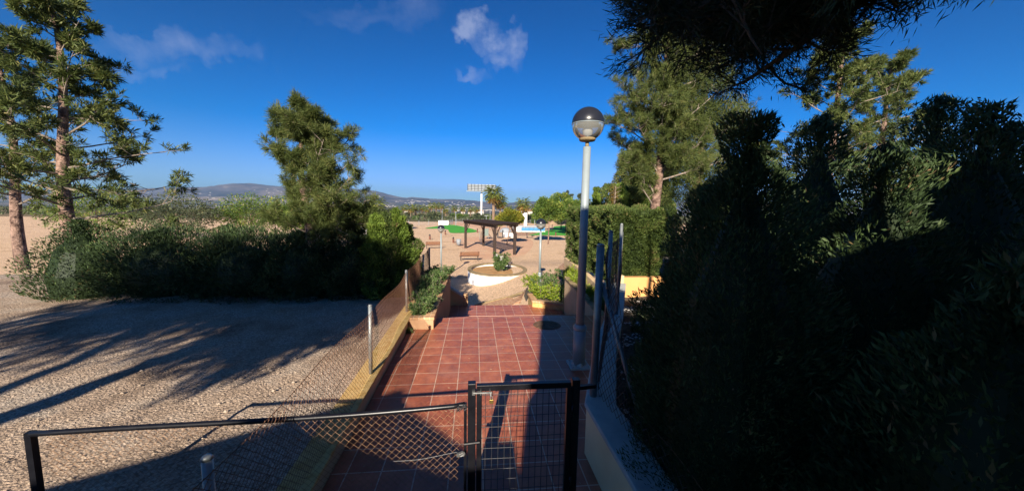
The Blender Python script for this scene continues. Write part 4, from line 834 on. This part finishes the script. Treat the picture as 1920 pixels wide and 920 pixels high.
# ---------------------------------------------------------------- pergola
A_, C_, D_, B_ = Vector((-1.04, 42.6)), Vector((1.98, 34.4)), Vector((4.22, 36.9)), Vector((1.15, 45.1))
pg = root('pergola', (1.6, 40, -2.5), 'dark brown timber pergola with slatted roof over the red sand', 'pergola')
ZT = .47
for v in (A_, C_, D_, B_):
    mb = MB(); mb.box((v.x-.15, v.y-.15, -2.55), (v.x+.15, v.y+.15, ZT)); mb.build('post', M['darkwood'], pg, False, .01)
def beam(mb, a, b, z0, z1, w_, ext=.35):
    d = (b-a).normalized(); a = a-d*ext; b = b+d*ext; n_ = Vector((-d.y, d.x))*w_/2
    mb.add([(*(a+n_), z0), (*(b+n_), z0), (*(b-n_), z0), (*(a-n_), z0), (*(a+n_), z1), (*(b+n_), z1), (*(b-n_), z1), (*(a-n_), z1)], [(0, 3, 2, 1), (4, 5, 6, 7), (0, 1, 5, 4), (1, 2, 6, 5), (2, 3, 7, 6), (3, 0, 4, 7)])
for a, b in ((A_, C_), (B_, D_)):
    mb = MB(); beam(mb, a, b, ZT+.002, ZT+.22, .14, .5); mb.build('beam', M['darkwood'], pg)
mb = MB()
for k in range(17):
    t = -.04+k/16*1.08; a = A_.lerp(C_, t); b = B_.lerp(D_, t); beam(mb, a, b, ZT+.225, ZT+.37, .07, .35)
mb.build('rafters', M['darkwood'], pg)
mb = MB()
for k in range(15):
    s_ = -.12+k/14*1.24; a = A_.lerp(B_, s_); b = C_.lerp(D_, s_); beam(mb, a, b, ZT+.372, ZT+.41, .09, .5)
mb.build('roof_slats', M['darkwood'], pg)
for v, w_ in ((A_, C_), (C_, A_), (B_, D_), (D_, B_), (A_, B_), (B_, A_), (C_, D_), (D_, C_)):
    d = (w_-v).normalized(); mb = MB(); mb.tube([(v.x+d.x*.1, v.y+d.y*.1, ZT-.95), (v.x+d.x*.8, v.y+d.y*.8, ZT+.05)], .055, 4); mb.build('brace', M['darkwood'], pg)
# ---------------------------------------------------------------- exercise machines
def machine(kind, px, py, label, rz=0, s=1.):
    r_ = root('exercise_machine', (0, 0, 0), label, 'exercise machine', 'outdoor exercise machines'); m1 = M['iron']
    if kind == 0:   # cross trainer
        mb = MB(); mb.tube([(0, 0, 0), (0, 0, 1.35)], .045, 8); mb.build('post', m1, r_)
        for sx in (-1, 1):
            mb = MB(); mb.tube([(sx*.22, 0, 1.45), (sx*.24, .1, .9), (sx*.24, -.1, .35)], .022, 6); mb.box((sx*.24-.07, -.3, .28), (sx*.24+.07, .1, .33)); mb.tube([(0, 0, .95), (sx*.24, .05, .95)], .02, 6); mb.build('lever', M['galv'], r_)
        mb = MB(); mb.box((-.25, -.35, 0), (.25, .35, .05)); mb.build('base', m1, r_)
    elif kind == 1:  # panel board
        mb = MB(); mb.tube([(-.3, 0, 0), (-.3, 0, 1.7)], .045, 8); mb.tube([(.3, 0, 0), (.3, 0, 1.7)], .045, 8); mb.build('frame', M['galv'], r_)
        mb = MB(); mb.box((-.26, -.02, .5), (.26, .02, 1.6)); mb.build('panel', M['olivep'], r_); mb = MB(); mb.tube([(.3, 0, .9), (.8, .2, .2)], .035, 6); mb.box((.6, -.1, .15), (1, .4, .22)); mb.build('seat', m1, r_)
    elif kind == 2:  # twin posts
        for sx in (-.4, .4):
            mb = MB(); mb.box((sx-.09, -.09, 0), (sx+.09, .09, 1.15)); mb.lathe((sx, 0, 1.15), [(.12, 0), (.12, .08), (.01, .14)], 10); mb.build('post', m1, r_)
        mb = MB(); mb.box((-.3, -.3, .06), (.3, .3, .14)); mb.tube([(-.4, 0, .9), (.4, 0, .9)], .025, 6); mb.build('footplate', m1, r_)
    else:            # rower
        mb = MB(); mb.tube([(-.5, 0, 0), (-.5, 0, .95)], .06, 8); mb.build('post', m1, r_)
        mb = MB(); mb.tube([(-.5, 0, .35), (-.2, 0, .12), (.3, 0, .15), (.7, 0, .42)], .045, 6); mb.build('arm', m1, r_)
        mb = MB(); mb.box((.3, -.2, .38), (.8, .2, .45)); mb.build('seat', m1, r_)
    q = gpoint(px, py); put(r_, (q.x, q.y, -2.5), rz, s); return r_
M['olivep'] = surf('green_grey_panel', (.12, .16, .14), (.2, .25, .22), 4, .6, 0)
machine(0, 902, 451, 'upright cross trainer between the two left pergola posts', .2)
machine(1, 912, 448, 'exercise machine with a grey green panel behind the second pergola post', .1)
machine(2, 938, 446, 'twin post exercise machine right of the middle pergola post', 0)
machine(3, 993, 446.5, 'low rowing machine on the gravel before the right lawn', .3)
machine(3, 962, 450, 'low dark exercise seat under the pergola right post', 2.6, 1.1)
# low white wall behind machines
r_ = root('low_wall', (7, 62, -2.5), 'low white wall on the gravel behind the pergola', 'low wall'); a = gpoint(943, 444); b = gpoint(967, 446)
mb = MB(); mb.wall([(a.x, a.y), (b.x, b.y)][::-1], .3, -2.6, -1.75); mb.build('wall', M['white'], r_)
r_ = root('canopy_cover', (5, 76, -2.5), 'low pale rounded cover seen under the pergola roof', 'cover'); a = gpoint(948, 435)
mb = MB(); mb.lathe((a.x, a.y, -2.5), [(1.2, 0), (1.15, .35), (.8, .7), (.4, .85), (.01, .88)], 18, 1, .8); mb.build('cover', M['signgrey'], r_, True)
# white board wall on the left lawn
r_ = root('ball_wall', (-8.2, 96, -2.5), 'plain white rebound wall at the back of the left lawn', 'wall'); a = gpoint(822, 421.5); b = gpoint(841, 421.5)
mb = MB(); mb.box((a.x, a.y, -2.5), (b.x, a.y+.3, -1.35)); mb.build('wall', M['white'], r_); mb = MB(); mb.box((a.x+.25, a.y-.03, -2.4), (a.x+.7, a.y-.002, -1.8)); mb.build('dark_mark', M['greycap'], r_)
# pool
r_ = root('swimming_pool', (12, 84, -2.5), 'raised blue walled pool with white edge beyond the pergola', 'pool')
a = gpoint(967, 434.5); b = gpoint(1014, 432)
mb = MB(); mb.box((a.x, a.y, -2.5), (a.x+1.1, a.y+6, -1.55)); mb.box((a.x+1.102, a.y, -2.5), (b.x, a.y+6, -2.32)); mb.build('white_edge', M['white'], r_)
mb = MB(); mb.box((a.x+1.15, a.y+.08, -2.318), (b.x-.06, a.y+5.9, -1.62)); mb.build('basin', M['blue'], r_)
mb = MB(); mb.box((a.x+1.13, a.y+.05, -1.618), (b.x, a.y+5.95, -1.52)); mb.build('coping', M['white'], r_)
mb = MB()
for k in range(8): mb.tube([(a.x+1.2+k*.74, a.y-.12, -2.5), (a.x+1.2+k*.85, a.y-.12, -1.5)], .025, 4)
mb.tube([(a.x+1.2, a.y-.12, -1.5), (b.x, a.y-.12, -1.5)], .025, 4); mb.build('railing', M['galv'], r_)
# white portal beyond
r_ = root('white_portal', (9, 96, -2.5), 'white square portal frame behind the yellowing tree', 'portal'); a = D(940, 400, 96); b = D(985.5, 399, 96)
for v, ww in ((a, .45), (b, .42)):
    mb = MB(); mb.box((v.x-ww, 95.8, -2.5), (v.x+ww, 96.3, v.z)); mb.build('column', M['white'], r_)
mb = MB(); mb.box((a.x+.46, 95.85, a.z-.5), (b.x-.43, 96.25, a.z-.02)); mb.build('beam', M['white'], r_)
# thatched parasols
t0 = root('thatched_parasol', (0, 0, 0), 'x', 'parasol', 'thatched parasols on the right lawn')
mb = MB(); mb.tube([(0, 0, 0), (0, 0, 2.0)], .06, 8); mb.build('pole', M['darkwood'], t0)
mb = MB(); mb.lathe((0, 0, 0), [(.03, 2.42), (.35, 2.2), (1.08, 1.72), (1.1, 1.66), (.3, 1.85), (.05, 1.95)], 18); mb.build('thatch_roof', M['thatch'], t0)
q = gpoint(1035, 435.5); put(t0, (q.x, q.y, -2.5), 0, 1, 'thatched parasol standing right of the second lamp')
o = copy_tree(t0); q = gpoint(1060, 436); put(o, (q.x, q.y, -2.5), 0, 1.05, 'thatched parasol partly hidden by the clipped hedge')
# ---------------------------------------------------------------- trees on the square
def btree(px, py, crown, label, mat='leaf', n=9000, L=.2, W=.1, Yt=None, tr=.12, name='tree', cat='tree', grp='round trees on the square', lump=.5, zb=-2.5, fill=.55):
    q = gpoint(px, py) if Yt is None else D(px, py, Yt); parts = []
    for (cx, cy, Y, sx, sz) in crown: c = D(cx, cy, Y); parts.append(('ell', (c.x, Y, c.z), (sx, sx*.9, sz), sx*sz))
    c = parts[0][1]; tb = [([(q.x, q.y, zb-.1), ((q.x+c[0])/2+.05, (q.y+c[1])/2, (zb+c[2])/2), (c[0], c[1], c[2])], [tr, tr*.85, tr*.4])]
    for k_, p_ in enumerate(parts[1:]): tb.append(([(c[0], c[1], (zb+c[2])/2+.6), tuple(p_[1])], [tr*.5, tr*.2]))
    return bush(name, parts, label, cat, mat, n, L, W, grp, upw=.1, lump=lump, seed=px*.37, fill=fill, trunk=tb, parent_loc=(q.x, q.y, zb), coremesh=False, freq=.9)
btree(1027.5, 458, [(1030, 393, 47.5, 1.7, 1.25), (1012, 398, 47, 1.0, .9), (1022, 380, 48, 1.2, .85), (1048, 396, 48, 1.3, .95), (1056, 404, 47.5, 1.0, .7)], 'round leafy tree on a leaning trunk right of the second lamp', n=16000, L=.19, W=.1, tr=.09, lump=.6)
btree(950, 459, [(958, 408, 46, 1.5, .95), (942, 412, 46, .8, .6), (972, 410, 46, .9, .75), (955, 398, 46.3, .9, .5)], 'yellowing round tree behind the pergola', 'leafyellow', n=11000, L=.18, W=.1, tr=.08)
btree(1052, 430, [(1052, 378, 70, 2.3, 1.6), (1038, 385, 70, 1.7, 1.2), (1066, 390, 70, 2.2, 1.6)], 'broad tree above the second parasol', n=12000, L=.28, W=.15)
btree(1075, 430, [(1072, 392, 62, 2.2, 1.7), (1086, 396, 62, 2, 1.5)], 'low bushy tree just above the left end of the clipped hedge', n=9000, L=.26, W=.14)
for (px, py, Y, lb) in ((1064, 362, 75, 'wispy pine left of the lamp pole above the far trees'), (1088, 366, 80, 'small pine seen directly beside the lamp pole'), (1100, 372, 66, 'pine right of the lamp pole above the hedge line')):
    q = D(px, py, Y); ht = q.z+2.5; rnd.seed(px); pine((q.x, Y, -2.5), ht, ring(16, .45, .97, 2.0, .7, .2), lb, px, nt=8, L=.32, W=.06, trunk_r=.15, sub=7, twig_tufts=3, mat='olive')
# left middle distance trees
for i, (px, py, Y, sx, sz, mt_, lb) in enumerate(((655, 402, 34, 2.2, 1.2, 'leaf', 'bright green tree below the left pine'), (690, 406, 45, 2.0, 1.1, 'leaf', 'round green tree behind the pointed cypresses on the left'), (715, 408, 60, 2.0, 1.4, 'olive', 'grey green tree below the lone left palm'), (735, 405, 75, 2.2, 1.6, 'olive', 'olive tree right of the lone left palm'), (560, 400, 40, 3, 1.8, 'leaf', 'green tree left of the pine trunk'), (470, 398, 50, 4, 2.4, 'leaf', 'wide green tree in the far left distance'), (330, 400, 45, 4, 2.4, 'olive', 'olive tree far to the left'), (180, 395, 48, 5, 3, 'leaf', 'large tree at the left end of the view'))):
    btree(px, 430, [(px, py, Y, sx, sz), (px-8, py+4, Y+1, sx*.7, sz*.7), (px+10, py+3, Y-1, sx*.75, sz*.75)], lb, mt_, n=7000, L=.2+Y*.001, W=.1, Yt=Y, grp='trees beyond the left garden')
# white low structure left
r_ = root('low_building', (-20, 66, -2.5), 'low white building half hidden by the left trees', 'building'); a = D(640, 428, 60); b = D(712, 420, 60)
mb = MB(); mb.box((a.x, 60, -2.5), (b.x, 64, b.z)); mb.build('wall', M['white'], r_); mb = MB(); mb.box((a.x-.3, 59.7, b.z+.002), (b.x+.3, 64.3, b.z+.3)); mb.build('roof', M['roofred'], r_)
# ---------------------------------------------------------------- palms
def palm_mesh(hgt, rcrown, seed, nf=26, dry=.35, W=.05, tr=.22, leafn=22):
    rnd.seed(seed); r_ = root('palm_tree', (0, 0, 0), 'x', 'palm tree'); mb = MB(); mb.tube([(0, 0, -.2), (.05, 0, hgt*.5), (0, 0, hgt)], [tr*1.15, tr, tr*1.05], 10); mb.build('trunk', M['trunkpalm'], r_, True)
    G_ = []; Dr = []
    for k in range(nf):
        el = 1.25-2.3*(k/nf); a = k*2.4; dry_ = k/nf > 1-dry
        d = Vector((math.cos(a)*math.cos(el), math.sin(a)*math.cos(el), math.sin(el))); p = Vector((0, 0, hgt)); pts = [p.copy()]
        for s_ in range(6): d = (d+Vector((0, 0, -.16))).normalized(); p = p+d*rcrown/6; pts.append(p.copy())
        for j in range(leafn):
            i = 1.5+4.5*j/leafn; q = pts[min(5, int(i))].lerp(pts[min(6, int(i)+1)], i-int(i)); dd = (pts[min(6, int(i)+1)]-pts[min(5, int(i))])
            dd = dd.normalized() if dd.length > 0 else d
            sd_ = dd.cross(Vector((0, 0, 1))); sd_ = sd_.normalized() if sd_.length > .01 else Vector((1, 0, 0)); sg = 1 if j % 2 else -1
            (Dr if dry_ else G_).append((q, (dd*.7+sd_*sg*.9+Vector((0, 0, -.35)))))
    for lst, mt_, nm in ((G_, 'palm', 'fronds'), (Dr, 'palmdry', 'dry_fronds')):
        if not lst: continue
        P = np.array([list(p) for p, d in lst]); Dd = np.array([list(d) for p, d in lst]); quads(nm, leafquads(P, Dd, rcrown*.42, W*rcrown), M[mt_], r_)
    return r_
def place_palm(r_, px, ytop, Y, hgt, lb, grp=None):
    q = D(px, ytop, Y); top = q.z; s = 1; r_.location = (q.x, Y, top-hgt)
    r_['label'] = lb
    if grp: r_['group'] = grp
    return r_
place_palm(palm_mesh(10, 3.0, 1, 52, .36, .045, .42, 40), 925.5, 362, 109, 10, 'tallest palm with yellow lower fronds beside the billboard')
place_palm(palm_mesh(8, 2.5, 2, 44, .3, .05, .3, 28), 938, 377, 112, 8, 'shorter palm leaning against the tallest palm')
place_palm(palm_mesh(8, 2.5, 3, 44, .45, .05, .3, 28), 981, 382, 108, 8, 'palm with dry orange fronds behind the yellowing tree')
place_palm(palm_mesh(6, 1.9, 4, 40, .35, .05, .22, 28), 708, 384, 70, 6, 'lone palm above the left trees')
protos = [palm_mesh(4.5, 2.1, 10+i, 24, .3, .09, .3, 16) for i in range(3)]
pal = []; xs = [742, 757, 770, 779, 791, 801, 809, 818, 827, 836, 852, 868, 882, 893, 955, 1000, 1015, 600, 560, 500, 450, 380, 310, 240, 1150, 1300, 1450]; used = set()
for i, px in enumerate(xs):
    rnd.seed(px); Y = rnd.uniform(165, 195); k = i % 3; o = protos[k] if k not in used else copy_tree(protos[k]); used.add(k); s = rnd.uniform(.85, 1.15)
    yt = rnd.uniform(388, 392) if px not in (818, 827, 809) else 385; q = D(px, yt, Y); o.location = (q.x, Y, q.z-4.5*s); o.scale = (s, s, s); o.rotation_euler.z = rnd.uniform(0, 6)
    pal.append((px, o)); o['group'] = 'row of small palms'
ORD = 'first second third fourth fifth sixth seventh eighth ninth tenth eleventh twelfth thirteenth fourteenth fifteenth sixteenth seventeenth eighteenth nineteenth twentieth twenty-first twenty-second twenty-third twenty-fourth twenty-fifth twenty-sixth twenty-seventh twenty-eighth'.split()
def ordinal(lst, fmt):
    for i, (px, o) in enumerate(sorted(lst, key=lambda t: t[0])): o['label'] = fmt % ORD[i]
ordinal(pal, 'small palm, %s from the left in the row beyond the playing fields')
# bushes in the fields
bus = []
bp = []
for i in range(4):
    b_ = bush('bush', [('ell', (0, 0, .9), (1.6, 1.4, 1.1), 1), ('ell', (.8, .3, .8), (1.2, 1.1, .8), .6)], 'x', 'bush', ('olive', 'leaf', 'olive', 'shrub')[i], 1500, .35, .2, 'bushes in the fields', upw=.2, lump=.45, seed=i*2.2, fill=.5, coremesh=False, parent_loc=(0, 0, 0)); bp.append(b_)
spots = [(811, 404, 140, 1.5), (862, 404, 150, 1.1), (905, 406, 140, 1.), (780, 408, 130, .7), (760, 405, 135, .9), (745, 409, 125, .9), (885, 408, 130, .8), (873, 403, 160, .9), (840, 404, 150, .5), (915, 402, 150, .9), (995, 405, 120, 1.4), (1005, 410, 110, 1.0), (970, 404, 130, 1.), (1018, 404, 110, 1.2), (895, 400, 170, 1.2), (850, 400, 180, 1.), (790, 402, 170, .9), (825, 401, 180, 1.1), (765, 400, 180, 1.1), (730, 403, 140, 1.1), (700, 404, 120, 1.2), (640, 404, 120, 1.5), (590, 404, 120, 1.5), (950, 400, 150, 1.3), (1040, 408, 105, 1.4)]
for i, (px, py, Y, s) in enumerate(spots):
    k = i % 4; o = bp[k] if i < 4 else copy_tree(bp[k]); q = D(px, py, Y); o.location = (q.x, Y, h(q.x, Y)-.1); sz = max(.5, (q.z+1.1*s*.6-h(q.x, Y))/2.0/s) if False else s
    o.scale = (s, s, s); o.rotation_euler.z = i; bus.append((px, o))
ordinal(bus, 'olive green bush in the fields beyond the fence, %s from the left')
sc_ = leafquads(np.stack([rs.uniform(-160, 160, 30000), rs.uniform(118, 330, 30000), np.zeros(30000)], 1), rs.randn(30000, 3)+np.array([0, 0, 1.]), 1.2, .7)
pts_ = np.stack([rs.uniform(-1., 1., 26000), rs.uniform(118, 340, 26000), np.zeros(26000)], 1); pts_[:, 0] *= (pts_[:, 1]+20)*1.3
keep = np.array([mn.noise(Vector((p[0]*.05, p[1]*.05, 8))) > -.02 for p in pts_]); pts_ = pts_[keep]
pts_[:, 2] = [h(p[0], p[1])+rnd.random()*1.0*max(0, mn.noise(Vector((p[0]*.09, p[1]*.09, 2)))+.5) for p in pts_]
o = quads('scrub', leafquads(pts_, rs.randn(len(pts_), 3)*.8+np.array([0, 0, .7]), 1.0, .6), M['olive']); tag(o, 'patchy olive scrub covering the fields beyond the fence', 'scrub', kind='stuff')
# far fence
ff = root('boundary_fence', (-10, 95, -2.5), 'long low wire fence on thin pale posts behind the gravel square', 'fence')
fp = [P2(560, 424), P2(640, 424), P2(700, 424), P2(770, 423.3), P2(820, 422.3)]; fp2 = [P2(842, 421), P2(850, 419), P2(880, 417.5), P2(960, 419), P2(1030, 418)]
for seg in (fp, fp2):
    ff_f, UU = along([(x, y, -2.5) for x, y in seg]); k = 0
    while k*2.6 < UU:
        q = ff_f(k*2.6); mb = MB(); mb.tube([(q.x, q.y, -2.5), (q.x, q.y, -1.2)], .05, 5); mb.build('post', M['signgrey'], ff); k += 1
    mb = lattice(lambda u, v: tuple(ff_f(u)+Vector((0, 0, v))), UU, 1.2, .2, .006); mb.build('wire_mesh', M['signgrey'], ff)
# light poles in the distance
def pole(px, y0, y1, Y, lb, tee=False):
    a = D(px, y0, Y); b = D(px, y1, Y); r_ = root('light_pole', (a.x, Y, b.z), lb, 'light pole', 'thin pale poles in the distance')
    mb = MB(); mb.tube([(a.x, Y, b.z-.5), (a.x, Y, a.z)], [.09, .055], 6); mb.build('pole', M['signgrey'], r_)
    mb = MB(); mb.box((a.x-(.6 if tee else .2), Y-.12, a.z+.002), (a.x+(.6 if tee else .2), Y+.12, a.z+.16)); mb.build('lamp_head', M['signgrey'], r_)
pole(829, 397, 413, 120, 'thin pale pole directly behind the white rebound wall')
pole(854.5, 398, 427, 92, 'thin pale pole standing on the left lawn')
pole(912, 405, 417, 110, 'short pale pole with a crossbar left of the tall palm', True)
pole(919, 397, 416, 112, 'thin pole directly left of the tall palm trunk')
pole(906, 395, 408, 150, 'thin pole beside the billboard mast')
pole(950, 410, 422, 90, 'short pale lamp pole in front of the yellowing tree', True)
pole(1003, 400, 424, 95, 'thin pole between the portal and the second lamp')
# billboard
bb = root('billboard', (2.97, 150, -3), 'tall billboard seen from behind on a white mast above the palms', 'billboard')
a = D(877, 345, 150); b = D(928.5, 358.5, 150); mst = D(903, 360, 150)
mb = MB(); mb.box((a.x, 150, b.z), (b.x, 150.25, a.z)); mb.build('panel', M['signgrey'], bb)
mb = MB()
for k in range(9): x = a.x+(b.x-a.x)*k/8; mb.box((x-.09, 149.6, b.z-.1), (x+.09, 149.99, a.z+.1))
mb.build('ribs', M['iron'], bb)
mb = MB()
for k in range(4): z = b.z+(a.z-b.z)*(k+.5)/4; mb.box((a.x-.2, 149.4, z-.04), (b.x+.2, 149.59, z+.04))
mb.box((a.x-.5, 148.7, b.z-.35), (b.x+.3, 149.7, b.z-.12)); mb.build('walkway', M['polegrey'], bb)
mb = MB(); mb.tube([(mst.x, 150.6, -5), (mst.x, 150.6, a.z-.3)], [.42, .36], 14); mb.build('mast', M['white'], bb, True)
# distant houses behind the fields and the town in the valley
hr = random.Random(5)
for i, (px, Y) in enumerate(((741, 420), (900, 330), (884, 360), (868, 400), (955, 300), (765, 380), (690, 350), (995, 330))):
    q = D(px, 396, Y); gz = h(q.x, Y); hw = hr.uniform(3, 5.5); hh = (q.z-gz)*hr.uniform(.9, 1.05); hh = max(2.2, min(3.6, hh)); hw *= .7; r_ = root('distant_house', (q.x, Y, gz), ('small pale far house ' + ('left of the palm row', 'just left of the billboard mast', 'second left of the billboard mast', 'third left of the billboard mast', 'behind the yellowing tree', 'behind the left part of the palm row', 'beyond the lone left palm', 'beyond the portal on the right')[i]), 'house', 'far houses beyond the fields')
    mb = MB(); mb.box((q.x-hw, Y, gz-1), (q.x+hw, Y+6, gz+hh)); mb.build('wall', M['town'], r_)
    mb = MB(); mb.add([(q.x-hw-.3, Y-.3, gz+hh+.01), (q.x+hw+.3, Y-.3, gz+hh+.01), (q.x+hw+.3, Y+6.3, gz+hh+.01), (q.x-hw-.3, Y+6.3, gz+hh+.01), (q.x-hw+1, Y+3, gz+hh+1.4), (q.x+hw-1, Y+3, gz+hh+1.4)], [(0, 1, 5, 4), (1, 2, 5), (2, 3, 4, 5), (3, 0, 4)]); mb.build('roof', M['roofred'], r_)
mb = MB()
for i in range(1500):
    Y = hr.uniform(3200, 7200); u = hr.gauss(-.12, .42); x = u*Y
    if mn.noise(Vector((u*9, Y*.0016, 1))) < .02: continue
    z = far_h(x, Y); s_ = hr.uniform(3, 11)*(Y/5000); hh = hr.uniform(3, 7); mb.box((x-s_*1.5, Y, z-3), (x+s_*1.5, Y+s_, z+hh))
tag(mb.build('distant_town', M['town']), 'scattered white buildings of a far town on the valley floor', 'town', kind='stuff')
# ---------------------------------------------------------------- haze
m = bpy.data.materials.new('haze_air'); m.use_nodes = True; n = m.node_tree.nodes; n.remove(n['Principled BSDF']); v = n.new('ShaderNodeVolumePrincipled')
v.inputs['Color'].default_value = (.38, .64, 1, 1); v.inputs['Density'].default_value = 5.4e-5; v.inputs['Anisotropy'].default_value = .15
m.node_tree.links.new(v.outputs[0], n['Material Output'].inputs['Volume'])
mb = MB(); mb.box((-30000, -300, -60), (30000, 14500, 600)); o = mb.build('haze', m); tag(o, 'thin blue haze filling the air over the valley', 'haze', kind='stuff')
